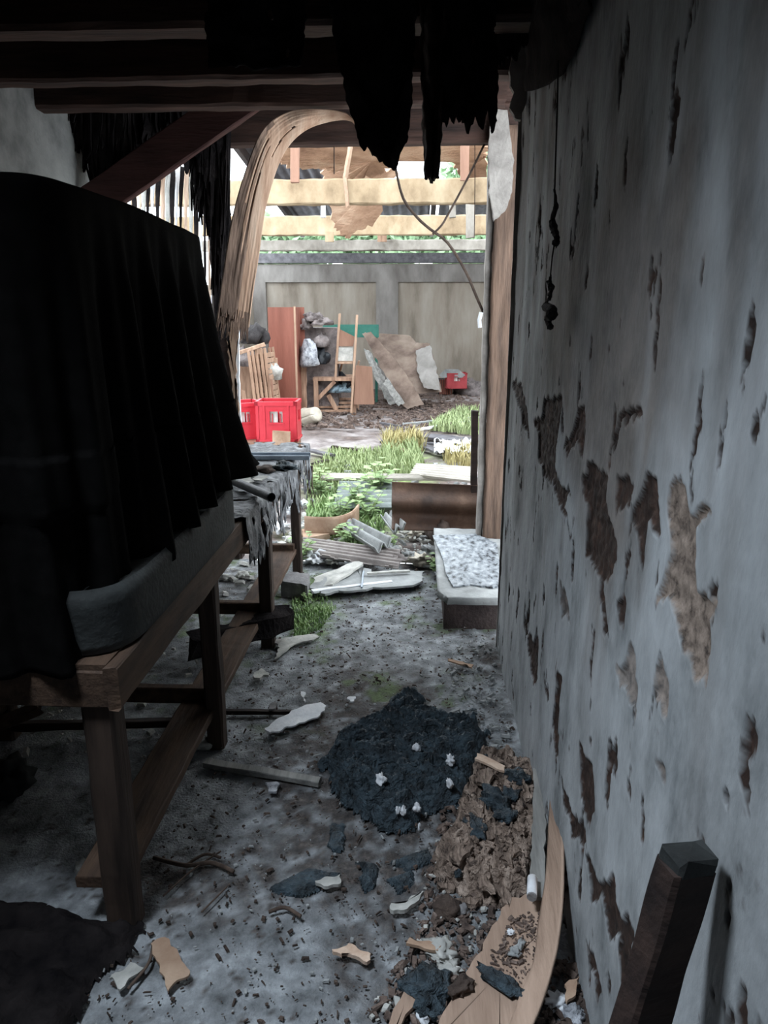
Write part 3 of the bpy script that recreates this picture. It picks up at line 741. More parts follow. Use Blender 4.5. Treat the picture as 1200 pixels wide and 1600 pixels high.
root = empty('peeling_plywood', (0, 0, 0)); root.location = (L[4].x, L[4].y, L[4].z)
tag(root, 'long strip of pale plywood peeled off the ceiling joist, curling down with a frayed end', 'plywood strip')
Lc = catmull(L, 110); Rc = catmull(R, 110)
def pl(a, b):
    def fn(u, v):
        k = int(round(v*110)); uu = a+(b-a)*u; p = Lc[k].lerp(Rc[k], uu)
        p = p + Vector((0, -.03*sin(uu*pi)*(1-abs(2*v-1)), 0)) + noise.noise_vector(Vector((uu*30, v*1.5, 3)))*.005*v
        return p-root.location
    return fn
sheet('outer_veneer', pl(.0, 1), 34, 110, .004, plym, root, keep=lambda u, v: keepply(u, v) and not (v > .5 and u < .6 and noise.noise(Vector((u*11, v*1.2, 9))) > .3-.6*(v-.5)))
def pl2(u, v):
    k = int(round((.45+.55*v)*110)); p = Lc[k].lerp(Rc[k], .01+.6*u)+Vector((0, -.012, 0)); return p-root.location+noise.noise_vector(Vector((u*25, v*2, 8)))*.004
o = sheet('inner_veneer', pl2, 20, 60, .004, M['plydark'], root, keep=lambda u, v: v < .94+.09*noise.noise(Vector((u*22, 0, 5)))); o['label'] = 'darker brown splitting layer'
fr = MB()
r3 = random.Random(3)
for k in range(26):
    u = .02+.96*k/25; p = Lc[104].lerp(Rc[104], u); q = Lc[110].lerp(Rc[110], u); d = (q-p).normalized()
    fr.tube([p, p+d*.07, p+d*(.10+.05*r3.random())+Vector((r3.uniform(-.01,.01), 0, 0))], [.005, .004, .0015], 5)
local(fr, root).build('frayed_fibres', M['plydark'], root)

timber('diagonal_brace', P(120,335,Y=3.95), P(415,128,Y=3.95), .17, .05, 'brace', 'dark reddish diagonal brace slanting up above the covered machine', 'brace', rough=.004, up=(0,1,0), seed=2)
bpy.data.objects[-1] if False else None

def torn_hang(name, px0, px1, ytop, Yd, lab, cat, bottom, m='char', nu=40, nv=70, group=None, wave=.03, taper=None, thick=.008, holes=.6):
    """sheet of burnt ceiling board hanging down; bottom(u) = pixel height where it ends"""
    def fn(u, v):
        x = px0+(px1-px0)*u
        if taper: x = taper(u, v)
        y = ytop+(bottom(u)-ytop)*v
        p = P(x, y, Y=Yd); n = noise.noise_vector(Vector((u*3.1, v*4.3, Yd*3)))
        p.y += wave*n.y*1.5+.02*sin(u*9+v*3)
        p.x += .008*noise.noise(Vector((v*18, u*3, 1)))
        return p
    o = sheet(name, fn, nu, nv, thick, M[m], keep=lambda u, v: noise.noise(Vector((u*5+Yd, v*7, 3))) < holes)
    tag(o, lab, cat, group); return o
nz = lambda u, s, f=9: noise.fractal(Vector((u*f, s, 0)), 1, 2, 4)
torn_hang('burnt_hanging_sheet', 508, 652, -60, 2.5, 'large black torn ceiling sheet hanging in the top middle, its ragged tip over the doorway', 'hanging sheet',
    lambda u: (228+50*u if u < .75 else 266-200*(u-.75))+9*nz(u, 1), holes=.8, taper=lambda u, v: (508+(v**1.5)*55)+(652-508-(v**1.5)*74+v*4)*u)
torn_hang('burnt_hanging_strip', 662, 690, -60, 2.55, 'narrow dark strip hanging straight down right of the large torn sheet', 'hanging strip',
    lambda u: 280+5*nz(u, 5), taper=lambda u, v: 655+9*v+(45-24*v)*u, m='darkwood')
torn_hang('burnt_hanging_sheet', 690, 775, -60, 2.52, 'broad black sheet hanging beside the top of the right wall', 'hanging sheet', lambda u: 190+30*nz(u, 7), m='char')
torn_hang('burnt_hanging_sheet', 315, 480, -80, 2.3, 'dark board hanging at the top of the photo left of the large torn sheet', 'hanging sheet', lambda u: 106+5*nz(u, 8), taper=lambda u, v: 310+v*16+(175-v*28)*u, m='char')
torn_hang('burnt_hanging_sheet', 770, 830, -60, 2.75, 'dark rags bunched at the top of the right wall corner', 'hanging sheet', lambda u: 105-40*u+20*nz(u, 9), m='char')
# torn board hugging the right wall
def tb(u, v):
    x = 822+100*u; ybot = 142-10*u if u < .1 else (142-55*u*u*1.5 if u < .6 else 112-150*(u-.6)*1.6)
    y = -50+(ybot+50)*v
    p = P(x, y, X=WX-.02-.05*(1-v)); p.x -= .01*noise.noise(Vector((u*6, v*6, 0))); return p
o = sheet('torn_ceiling_board', tb, 30, 40, .008, M['char']); tag(o, 'dark torn board hanging against the upper right wall with a pointed tip', 'board')

# shaggy dark debris left of the doorway
def shag(name, px0, px1, ytop, bot, Yd, lab, n, seed, m='char', w=.012):
    mb = MB(); r_ = random.Random(seed)
    for k in range(n):
        x = r_.uniform(px0, px1); u = (x-px0)/(px1-px0); yb = ytop+(bot(u)-ytop)*r_.uniform(.35, 1.05)
        yd = Yd+r_.uniform(-.05, .05)
        a = P(x, ytop, Y=yd); b = P(x+r_.uniform(-5, 5), yb, Y=yd)
        pts = [a.lerp(b, t)+noise.noise_vector(Vector((k, t*3, seed)))*.03*t for t in (0, .25, .5, .75, 1)]
        ww = w*r_.uniform(.4, 1.6); vs = []; fs = []
        ang = r_.uniform(-.8, .8); sd = Vector((cos(ang), sin(ang), 0)); td = Vector((-sin(ang), cos(ang), 0))*.003
        for i, p in enumerate(pts):
            q = ww*(1-.75*(i/4)**2)*(1+.5*noise.noise(Vector((k*3, i, 1))))
            vs += [p-sd*q-td, p+sd*q-td, p+sd*q+td, p-sd*q+td]
        for i in range(4):
            for j in range(4): fs.append((i*4+j, i*4+(j+1) % 4, i*4+4+(j+1) % 4, i*4+4+j))
        fs += [(3,2,1,0), (16,17,18,19)]
        mb.add(vs, fs)
    o = mb.build(name, M[m]); tag(o, lab, 'hanging debris', kind='stuff'); return o
shag('hanging_debris', 300, 352, 170, lambda u: 330+150*u**2, 4.2, 'black shaggy debris hanging down the left door post', 190, 1)
shag('hanging_debris', 336, 356, 200, lambda u: 520, 4.3, 'thin black debris clinging to the left door post below the peeling plywood', 90, 2, w=.014)
shag('hanging_debris', 95, 200, 170, lambda u: 225+110*sin(min(1, u*1.3)*pi*.55)**3-60*max(0, u-.75), 4.0, 'black matted debris hanging beside the grey left wall end', 260, 3, w=.016)
shag('hanging_debris', 190, 330, 170, lambda u: 262+25*sin(u*9), 4.15, 'dark matted debris hanging behind the diagonal brace', 260, 4, w=.018)
# pale torn strips outside left of the door
root = empty('torn_screen', P(265, 285, Y=5.05)); tag(root, 'torn screen of pale, tan and blackened hanging slats seen above the covered machine', 'screen')
for i in range(19):
    x = 200+i*7.4; yt = 285-i*2.2; yb = 352+i*6+14*sin(i*2.3)
    m_ = [M['white'], M['char'], M['ply'], M['paleboard'], M['char']][i % 5]
    Yd = 5.0+.05*sin(i*1.9)
    Lp = [P(x, yt, Y=Yd), P(x-1, (yt+yb)/2, Y=Yd+.02), P(x+2, yb, Y=Yd)]
    Rp = [P(x+6, yt, Y=Yd+.02), P(x+5+2*sin(i), (yt+yb)/2, Y=Yd+.02), P(x+3, yb+4, Y=Yd)]
    o = loft('slat', [p-root.location for p in Lp], [p-root.location for p in Rp], 3, 16, .006, m_, wave=.012, parent=root)
    if i % 5 in (1, 4): o['label'] = 'blackened slat'
timber('eaves_beam', P(200,282,Y=5.1), P(335,262,Y=5.1), .03, .05, 'darkwood', 'dark batten carrying the torn slats outside the doorway on the left', 'beam', rough=.008)
timber('side_plank', P(325,468,X=-3.39), P(350,468,X=-3.39), .06, .12, 'white', 'short white board on the yard wall left of the door post', 'board')

# cobweb string with lumps on the right wall
root = empty('cobweb_string', P(866, 60, X=WX-.03)); tag(root, 'long black sooty cobweb string hanging down the right wall with clotted lumps', 'cobweb')
xx = WX-.05
pts = [P(x, y, X=xx) for x, y in [(872,95),(871,160),(869,220),(867,290),(866,300)]]
local(MB().tube(pts, .0022, 6), root).build('strand', M['soot'], root)
pts = [P(x, y, X=xx) for x, y in [(868,370),(863,400),(860,432),(858,470)]]
local(MB().tube(pts, .002, 6), root).build('strand', M['soot'], root)
def clot(pixs, rs, s):
    mb = MB(); pts = catmull([P(x, y, X=xx) for x, y in pixs], 24)
    rr = [max(.0015, rs[int(i/24*(len(rs)-1))]*(1+.8*noise.noise(Vector((i*.9, s, 0))))) for i in range(25)]
    mb.tube(pts, rr, 7)
    for k in range(12):
        p = pts[3+(k*5) % 20]; mb.tube([p, p+Vector((0, .016*sin(k*2.1), -.016+.008*cos(k)))], [.004, .001], 5)
    local(mb, root).build('clot', M['soot'], root)
clot([(866,296),(869,320),(863,345),(870,372),(868,380)], [.003,.007,.009,.008,.003], 1)
clot([(861,430),(858,440),(862,452),(857,462)], [.002,.007,.005,.002], 2)
clot([(858,466),(852,478),(864,486),(856,500),(861,512)], [.004,.012,.013,.008,.003], 3)

# bare twigs in the doorway
for i, (pts_, rr, lab) in enumerate([([(612,232),(618,262),(630,310),(652,340),(672,358),(700,380),(728,425),(745,465),(757,492)], .008, 'long thin bare branch curving across the doorway down to the right post'),
    ([(757,230),(735,270),(715,308),(700,335),(690,352),(676,366)], .006, 'thinner bare twig crossing the top right of the doorway'),
    ([(742,232),(742,300),(741,372)], .0025, 'fine dangling wire in the upper right of the doorway'),
    ([(522,225),(522,272)], .0035, 'short thin rod hanging at the top of the doorway beside the peeled plywood')]):
    o = MB().tube(catmull([P(x, y-(5 if y < 235 else 0), Y=4.46) for x, y in pts_], 24), rr, 6).build(['branch','twig','wire','rod'][i], M['twig'], smooth=True)
    tag(o, lab, ['branch','twig','wire','rod'][i])
o = MB().tube([P(752,488,Y=4.4), P(749,500,Y=4.4), P(750,512,Y=4.4)], .012, 8).build('door_catch', M['white']); tag(o, 'small white catch on the edge of the right door post', 'catch')

# plank leaning at lower right
T = P(1072, 1352, X=WX-.05); Bq = P(1000, 1600, Y=T.y-.02)
Bd = (Bq-T); Bt = T+Bd*(T.z/-Bd.z)
root = empty('leaning_plank', (Bt.x, Bt.y, 0)); tag(root, 'dark thick plank with a chipped top leaning against the right wall', 'plank')
dv = (T-Bt); 
local(MB().bar(Bt, T, .062, .045, up=(.4, -1, .2), n=60, rough=.003, seed=1), root).build('plank_body', M['darkwood'], root, smooth=False)
local(MB().bar(T-dv*.004, T+dv*.02, .058, .042, up=(.4, -1, .2), n=4, rough=.006, seed=5), root).build('chipped_end', M['casework'], root)
# ================================================================== YARD OBJECTS
def crate(loc, rz, w, d, h, m, lab, holes=True):
    root = empty('bottle_crate', loc, rz); tag(root, lab, 'crate')
    mb = MB(); t = .012
    hx, hz0, hz1 = .055, h*.48, h*.76
    for s in (-1, 1):   # long faces with a window
        y0, y1 = (s*d/2-t/2, s*d/2+t/2)
        mb.box((-w/2, y0, 0), (w/2, y1, hz0)).box((-w/2, y0, hz1), (w/2, y1, h*.93)).box((-w/2, y0, hz0), (-hx, y1, hz1)).box((hx, y0, hz0), (w/2, y1, hz1))
        x0, x1 = (s*w/2-t/2, s*w/2+t/2)
        mb.box((x0, -d/2, 0), (x1, d/2, hz0)).box((x0, -d/2, hz1), (x1, d/2, h*.93)).box((x0, -d/2, hz0), (x1, -hx, hz1)).box((x0, hx, hz0), (x1, d/2, hz1))
    mb.box((-w/2, -d/2, 0), (w/2, d/2, .012))
    wall = mb.build('crate_wall', m, root)
    r = MB(); e = .012
    for s in (-1, 1):
        r.box((-w/2-e, s*d/2-e, h*.9), (w/2+e, s*d/2+e, h)); r.box((s*w/2-e, -d/2-e, h*.9), (s*w/2+e, d/2+e, h))
        r.box((-w/2-e, s*d/2-e, 0), (w/2+e, s*d/2+e, .02)); r.box((s*w/2-e, -d/2-e, 0), (s*w/2+e, d/2+e, .02))
        r.box((-hx-.01, s*d/2-e, hz0-.012), (hx+.01, s*d/2+e, hz0)).box((-hx-.01, s*d/2-e, hz1), (hx+.01, s*d/2+e, hz1+.012))
        for q in (-1, 1):
            r.box((q*w/2-.02*(q > 0)-.0-.0, s*d/2-e, 0), (q*w/2+.02*(q < 0), s*d/2+e, h)); r.box((q*w*.3-.008, s*d/2-e, h*.05), (q*w*.3+.008, s*d/2+e, h*.9))
    r.build('crate_rib', m, wall)
    g = MB()
    for k in range(1, 5): g.box((-w/2+k*w/5-.003, -d/2, .02), (-w/2+k*w/5+.003, d/2, h*.7))
    for k in range(1, 4): g.box((-w/2, -d/2+k*d/4-.003, .02), (w/2, -d/2+k*d/4+.003, h*.7))
    g.build('bottle_divider', m, root)
    MB().box((-hx, -d/2+.012, hz0), (hx-.045, -d/2+.02, hz1)).box((hx-.028, -d/2+.012, hz0), (hx, -d/2+.02, hz1)).build('window_board', M['label'], wall)
    return root
Yc = 6.2
cl = P(400, 690, Y=Yc); cr = P(464, 690, Y=Yc); ct = P(430, 628, Y=Yc)
w = cr.x-cl.x; h = ct.z-cl.z
crate(((cl.x+cr.x)/2, Yc+.15, cl.z), 0.03, w*.96, .28, h, M['red'], 'bright red plastic bottle crate with a square window, stacked beyond the bench end')
crate((cl.x-.19, Yc+.22, cl.z+.0), .55, .36, .28, h*.93, M['red'], 'second red bottle crate, half hidden between the black cloth and the first crate')
o = MB().box((cl.x-.45, Yc-.0, cl.z-.09), (cr.x-.02, Yc+.34, cl.z-.002)).box((cl.x-.4, Yc+.03, -.05), (cl.x-.3, Yc+.3, cl.z-.09)).box((cr.x-.16, Yc+.03, -.05), (cr.x-.06, Yc+.3, cl.z-.09)).build('crate_stand', M['panel']); tag(o, 'low wooden stand under the red crates', 'stand')
timber('board_offcut', P(438,745,Y=Yc-.12), P(440,674,Y=Yc-.08), .15, .03, 'card', 'brown board offcut standing in front of the bright red crate', 'offcut', up=(0,1,0), rough=.004)
timber('board_offcut', P(455,775,Y=Yc-.1), P(458,695,Y=Yc-.06), .08, .03, 'card', 'small brown offcut right of the larger one at the crate corner', 'offcut', up=(0,1,0), rough=.004)

# furniture heap
G = lambda x, Y, z=.03: Vector((x, Y, z))
def wx(px, Y): return P(px, 560, Y=Y).x
Y = 10.8
root = empty('cabinet', (wx(445, Y), Y+.2, .02)); tag(root, 'tall red-brown veneered cabinet panel standing behind the red crate', 'cabinet')
xa, xb = wx(421, Y), wx(461, Y); zt_ = P(440, 480, Y=Y).z
local(MB().box((xa, Y, .02), (xb, Y+.03, zt_)), root).build('door', M['cabinet'], root)
local(MB().box((xa+.02, Y+.03, .02), (xb+.02, Y+.42, zt_-.01)), root).build('carcass', M['cabinet'], root)
local(MB().box((xb, Y-.005, .02), (xb+.025, Y+.03, zt_+.01)), root).build('edge_strip', M['chairwood'], root)
o = MB().box((wx(464, Y+.5), Y+.5, P(470,560,Y=Y+.5).z), (wx(477, Y+.5), Y+.53, P(470,480,Y=Y+.5).z)).box((wx(466,Y+.5), Y+.5, .02), (wx(470,Y+.5), Y+.53, P(470,560,Y=Y+.5).z)).build('board', M['cabinet']); tag(o, 'narrow red-brown board standing behind the tall cabinet', 'board')
# louvred slat panels
Y = 9.4
for i, (xx0, dx) in enumerate([(388, 0), (394, 4), (400, 5), (407, 6), (413, 4)]):
    root = empty('louvred_shutter', (wx(xx0, Y), Y+.06*i, .03)); tag(root, 'thin wooden louvred shutter in the leaning row, '+['first from the door post','second from the door post','middle of five','second from the cabinet','closest to the cabinet'][i], 'panel', 'leaning row of louvred panels')
    a = P(xx0, 548-i, Y=Y+.06*i); b = Vector((a.x+.09, a.y, .03))
    mb = MB(); mb.bar(b, a, .035, .03, up=(0,1,0), n=8, rough=.003).bar(b+Vector((.04,.35,0)), a+Vector((.04,.35,0)), .035, .03, up=(0,1,0), n=8, rough=.003)
    local(mb, root).build('stile', M['slats'], root)
    mb = MB()
    for k in range(14): t = .03+k/14*.95; p = b.lerp(a, t); mb.bar(p, p+Vector((.04,.35,0)), .01, .06)
    local(mb, root).build('louvre', M['slats'], root)
timber('board', P(372,552,Y=9.43), P(414,538,Y=9.5), .05, .05, 'chairwood', 'tan rail lying across the top of the louvred panels', 'board', rough=.004)
timber('board', P(425,672,Y=9.7), P(421,593,Y=9.7), .09, .02, 'panel', 'short brown board between louvred panels and cabinet', 'board', up=(0,1,0))
timber('board', P(392,690,Y=8.9), P(380,610,Y=8.9), .04, .03, 'slats', 'small slanting board at the foot of the louvred panels', 'board', up=(0,1,0))
for i, (x, y, sx, m_, lab) in enumerate([(383,560,.16,'bundle','grey bundle of rags between door post and louvred panels'),(420,582,.12,'paleboard','pale crumpled bag between louvred panels and cabinet'),(395,525,.25,'stonedark','dark bulky heap behind the louvred panels')]):
    p = P(x, y, Y=9.9); o = rock('bundle', (p.x, p.y, p.z-.1), (sx, .12, .16), M[m_], i+50, amp=.5); tag(o, lab, 'bundle')
mb = MB().box((wx(362,10.2), 10.15, .02), (wx(425,10.2), 10.6, .9)); o = mb.build('cupboard', M['slats']); tag(o, 'low brown cupboard behind the louvred panels', 'cupboard')

# sack and bundles
Y = 11.2
p = P(482, 553, Y=Y-.1); o = rock('sack', (p.x, p.y, p.z-.17), (.2, .14, .26), M['bag'], 61, amp=.25); tag(o, 'bulging white mesh sack hanging beside the red-brown cabinet', 'sack')
for i, (x, y, sx, sz, lab) in enumerate([(490,497,.13,.09,'grey roll on top of the heap right of the cabinet'),(478,510,.09,.09,'pale round bundle against the right side of the cabinet'),(500,504,.12,.08,'brown-grey bundle, rightmost on top of the heap'),(502,535,.09,.14,'white and dark rag bundle under the top rolls'),(500,560,.1,.16,'dark bundle between sack and chair')]):
    p = P(x, y, Y=Y+.15); o = rock('bundle', (p.x, p.y, p.z-sz*.5), (sx, .14, sz), M['bundle' if i != 4 else 'black'], 70+i, amp=.45); tag(o, lab, 'bundle')
o = MB().box((wx(472,Y+.35), Y+.3, .02), (wx(528,Y+.35), Y+.75, P(500,512,Y=Y+.35).z)).build('crate_stack', M['bundle']); tag(o, 'tall grey-brown box stack carrying the bundles', 'box')
timber('board', P(474,640,Y=Y), P(474,575,Y=Y), .1, .04, 'slats', 'brown upright board below the white sack', 'board', up=(0,1,0))
# table
Y = 11.3
root = empty('table', (wx(520,Y), Y+.3, 0)); tag(root, 'rickety small wooden table carrying the upright chair', 'table')
zt2 = P(520, 590, Y=Y).z; xa, xb = wx(488,Y), wx(556,Y)
T_ = lambda mb: local(mb, root)
T_(MB().box((xa, Y, zt2-.05), (xb, Y+.6, zt2))).build('tabletop', M['slats'], root)
for x, y in [(xa+.04, Y+.03), (xb-.04, Y+.03), (xa+.04, Y+.55), (xb-.04, Y+.55)]:
    T_(MB().bar((x, y, .0), (x, y, zt2-.05), .07, .06, up=(0,1,0), n=6, rough=.003)).build('leg', M['slats'], root)
T_(MB().bar((xa+.07, Y+.02, zt2-.32), (xa+.33, Y+.02, zt2-.06), .06, .03, up=(0,1,0))).build('brace', M['slats'], root)
T_(MB().bar((xa+.35, Y+.1, .05), (xa+.22, Y+.1, .3), .07, .03, up=(0,1,0))).build('brace', M['slats'], root)
for i, (x, y, sx, m_, lab) in enumerate([(525,607,.16,'bluestuff','shiny blue-grey plastic scrap under the table, left'),(538,606,.1,'bluestuff','shiny blue-grey plastic scrap under the table, right'),(530,602,.22,'black','dark bundle filling the space under the table')]):
    p = P(x, y, Y=Y+.2+.15*(i == 2)); o = rock('scrap', (p.x, p.y, p.z-.06), (sx, .1, .08 if i < 2 else .13), M[m_], 80+i, amp=.6); tag(o, lab, 'scrap')
for i in range(4):
    o = MB().bar((xa+.05, Y+.1+i*.1, .05+.05*i), (xb-.1, Y+.14+i*.1, .05+.05*i), .1, .035, n=5, rough=.005).build('board', M['slats']); tag(o, 'brown board stacked under the small table, '+['lowest','second lowest','second highest','highest'][i], 'board', 'boards under the table')
# chair on the table
root = empty('chair', (wx(542,Y), Y+.1, zt2)); tag(root, 'tall-backed pale wooden chair standing up on the small table', 'chair')
a, b = P(531,490,Y=Y+.05), P(558,492,Y=Y+.05)
zl = P(524,590,Y=Y+.05)
for top, bot in ((a, P(524,592,Y=Y+.05)), (b, P(549,645,Y=Y-.06))):
    T_(MB().bar(bot, top, .035, .035, up=(0,1,0), n=8, rough=.002)).build('back_post', M['chairwood'], root)
    T_(MB().bar((bot.x+.02, Y+.4, zt2), (top.x, Y+.36, P(530,566,Y=Y).z), .03, .03, up=(0,1,0))).build('leg', M['chairwood'], root)
T_(MB().bar(P(528,566,Y=Y+.2), P(552,566,Y=Y+.2), .36, .03)).build('seat', M['chairwood'], root)
s_ = slab('back_panel', [P(x, y, Y=Y+.06) for x, y in [(530,514),(554,526),(552,541),(528,541)]], .015, M['panel']); s_.location -= root.location; s_.parent = root
s_ = slab('back_panel', [P(x, y, Y=Y+.06) for x, y in [(528,543),(552,543),(551,564),(527,564)]], .015, M['paleboard']); s_.location -= root.location; s_.parent = root; s_['label'] = 'greyish lower back panel'
# panels right of the table
o = slab('veneer_panel', [P(x, y, Y=Y-.05) for x, y in [(556,571),(581,573),(585,632),(553,632)]], .02, M['panel'], jag=.004); tag(o, 'light brown panel standing right of the small table', 'panel')
o = MB().box((wx(506,12.8), 12.75, P(550,527,Y=12.8).z), (wx(592,12.8), 12.8, P(550,507,Y=12.8).z)).box((wx(520,12.8), 12.8, 0), (wx(524,12.8), 12.85, P(550,527,Y=12.8).z)).box((wx(586,12.8), 12.8, 0), (wx(590,12.8), 12.85, P(550,527,Y=12.8).z)).build('green_bench_back', M['green']); tag(o, 'long green board on posts behind the chair, against the far wall', 'board')
for i, (pix, Y0, Y1, m_, lab) in enumerate([
    ([(575,521,1),(640,524,1),(650,536,.9),(672,537,.8),(690,612,0),(620,618,0),(595,560,.5)], 12.2, 13.4, 'leanply', 'broad stained sheet leaning behind the other sheets, right of the chair'),
    ([(566,522,1),(580,519,1),(626,572,.5),(662,631,0),(634,640,0),(604,590,.4)], 11.7, 12.5, 'leanply', 'long narrow stained sheet leaning in front of the broad one'),
    ([(568,545,1),(576,548,1),(600,590,.4),(620,630,0),(610,634,0),(590,600,.4)], 11.5, 12.1, 'greyboard', 'narrow greyish sheet leaning nearest the light brown panel'),
    ([(650,548,.9),(672,540,.9),(682,575,.5),(688,610,.1),(662,606,.1),(652,580,.5)], 12.0, 13.1, 'concband', 'pale sheet piece leaning on the right end of the stained boards'),
    ([(600,600,.2),(606,590,.3),(632,630,0),(622,634,0)], 11.4, 12.0, 'greyboard', 'short grey board leaning at the foot of the sheets')]):
    o = slab('leaning_sheet', [P(x, y, Y=Y0+(Y1-Y0)*k) for x, y, k in pix], .02, M[m_], jag=.03, sub=8, seed=i, up=Vector((0,1,.3))); tag(o, lab, 'sheet')
# faded crate by the far wall
Yf = 13.9; p = P(712, 606, Y=Yf)
crate((p.x, Yf, max(.02, p.z)), .1, .36, .28, .28, M['oldred'], 'faded red bottle crate far away at the foot of the back wall')
root = empty('slatted_box', (wx(695,Yf), Yf+.1, .03)); tag(root, 'low slatted brown box left of the faded crate by the back wall', 'box')
mb = MB()
for k in range(7): mb.box((wx(688,Yf)+k*.035, Yf+.02, .05), (wx(688,Yf)+k*.035+.02, Yf+.05, .32))
local(mb, root).build('slat', M['cabinet'], root); local(MB().box((wx(686,Yf), Yf+.05, .03), (wx(703,Yf), Yf+.4, .32)), root).build('body', M['stonedark'], root)
o = slab('pale_board', [P(x, y, Y=Yf-.15) for x, y in [(686,586),(696,577),(716,577),(727,586),(722,590),(690,590)]], .02, M['cement'], jag=.01); tag(o, 'pale board resting on the far crate and slatted box', 'board')
o = rock('rubble_heap', (wx(740,Yf), Yf+.3, .0), (.5, .3, .22), M['bundle'], 91, amp=.4); tag(o, 'grey heap at the right foot of the back wall', 'heap')
o = rock('ball', P(700, 616, Z=.04), (.09, .09, .09), M['paleboard'], 92, amp=.15); tag(o, 'small pale ball on the ground in front of the slatted box', 'ball')
# bucket
p = P(487, 640, Y=10.2)
root = empty('bucket', (p.x, p.y, .13)); tag(root, 'cream bucket tipped on its side in front of the furniture heap', 'bucket')
def bk(u, v):
    a = 2*pi*u; r = .10+.035*v; return Vector((-.10+v*.22+0*u, r*cos(a)*1.0, r*sin(a)))
ob = sheet('bucket_wall', lambda u, v: Matrix.Rotation(2.5, 3, 'Z') @ Matrix.Rotation(.35, 3, 'Y') @ bk(u, v), 28, 8, .008, M['pot'], root)
ob = sheet('bucket_rim', lambda u, v: Matrix.Rotation(2.5, 3, 'Z') @ Matrix.Rotation(.35, 3, 'Y') @ Vector((.105+v*.02, .142*cos(2*pi*u), .142*sin(2*pi*u))), 28, 2, .012, M['pot'], root)
ob = sheet('bucket_base', lambda u, v: Matrix.Rotation(2.5, 3, 'Z') @ Matrix.Rotation(.35, 3, 'Y') @ Vector((-.10, v*.1*cos(2*pi*u), v*.1*sin(2*pi*u))), 28, 3, .008, M['pot'], root)
timber('board', P(468,618,Z=.1), P(492,650,Z=.05), .09, .03, 'slats', 'grey-brown board sloping down to the tipped bucket', 'board')

# ---- roofing sheets and boards on the yard ground
def corr(name, c4p, waves, amp, thick, m, lab, nz_=.0, along=24, torn=.0, seed=0, cat='corrugated sheet'):
    A, Bp, Cp, Dp = [Vector(q) for q in c4p]   # A->B along the ribs, A->D across
    def fn(u, v):
        p = (A.lerp(Bp, v)).lerp(Dp.lerp(Cp, v), u)
        p.z += amp*(1+cos(u*waves*2*pi))*.5+nz_*noise.noise(Vector((u*3, v*3, seed)))
        return p
    o = sheet(name, fn, waves*8, along, thick, M[m], keep=(lambda u, v: not (torn and (u < torn*(.5+noise.noise(Vector((v*6, seed, 0)))) or v > 1-torn*(.5+noise.noise(Vector((u*9, seed, 4)))))))if torn else None)
    tag(o, lab, cat); return o
Z = lambda x, y, z=.05: P(x, y, Z=z)
corr('roofing_sheet', [Z(740,757,.12), Z(640,745,.10), Z(650,729,.16), Z(745,735,.2)], 5, .03, .006, 'corrwhite', 'bright white corrugated roofing sheet lying behind the rusty barrier')
corr('roofing_sheet', [Z(706,752,.08), Z(500,752,.06), Z(505,744,.08), Z(706,746,.12)], 3, .03, .006, 'corrwhite', 'long thin pale corrugated sheet across the grass')
corr('roofing_sheet', [Z(624,800,.05), Z(520,800,.04), Z(530,758,.1), Z(624,760,.1)], 6, .035, .006, 'corrblue', 'blue-grey corrugated sheet half under the grass left of the rusty barrier')
corr('roofing_sheet', [Z(472,868,.05), Z(628,893,.05), Z(640,868,.10), Z(474,846,.07)], 5, .03, .006, 'corrgrey', 'long weathered corrugated strip lying on the ground past the step', torn=.12, seed=3)
corr('roofing_sheet', [Z(520,824,.05), Z(585,868,.1), Z(612,852,.14), Z(540,814,.06)], 2, .05, .008, 'cement', 'white ribbed cement sheet piece in the middle of the rubble', seed=5)
corr('roofing_sheet', [Z(594,812,.05), Z(612,838,.08), Z(634,826,.16), Z(612,806,.1)], 2, .04, .008, 'cement', 'small pale ribbed sheet piece below the rusty barrier corner', seed=6)
# rusty barrier
Yb = 4.75
Lb = [P(612, 755, Y=Yb+.04), P(611, 790, Y=Yb), P(613, 824, Y=Yb-.04)]
def bar_fn(u, v):
    a = P(612, 754, Y=Yb+.05); b = P(760, 760, Y=Yb); c = P(612, 826, Y=Yb-.02); d = P(760, 830, Y=Yb-.02)
    p = a.lerp(b, u).lerp(c.lerp(d, u), v); p.y += .035*sin(v*2*pi*1.6+.6)+.006*noise.noise(Vector((u*5, v*5, 0)))
    return p
root = None
o = sheet('sheet_metal_barrier', bar_fn, 40, 40, .004, M['rust']); tag(o, 'rusty brown corrugated sheet standing as a low barrier against the right door post', 'barrier')
o = rock('barrier_support', (P(680,835,Z=.0).x, Yb+.1, .0), (.33, .07, .12), M['brownstone'], 93, amp=.3); tag(o, 'brown masonry rubble behind and under the rusty barrier', 'rubble')
timber('stake', P(742,760,Y=4.8)-Vector((0,0,.4)), P(742,642,Y=4.8), .045, .05, 'darkwood', 'dark wooden stake standing left of the right door post', 'stake', up=(0,1,0), rough=.004)
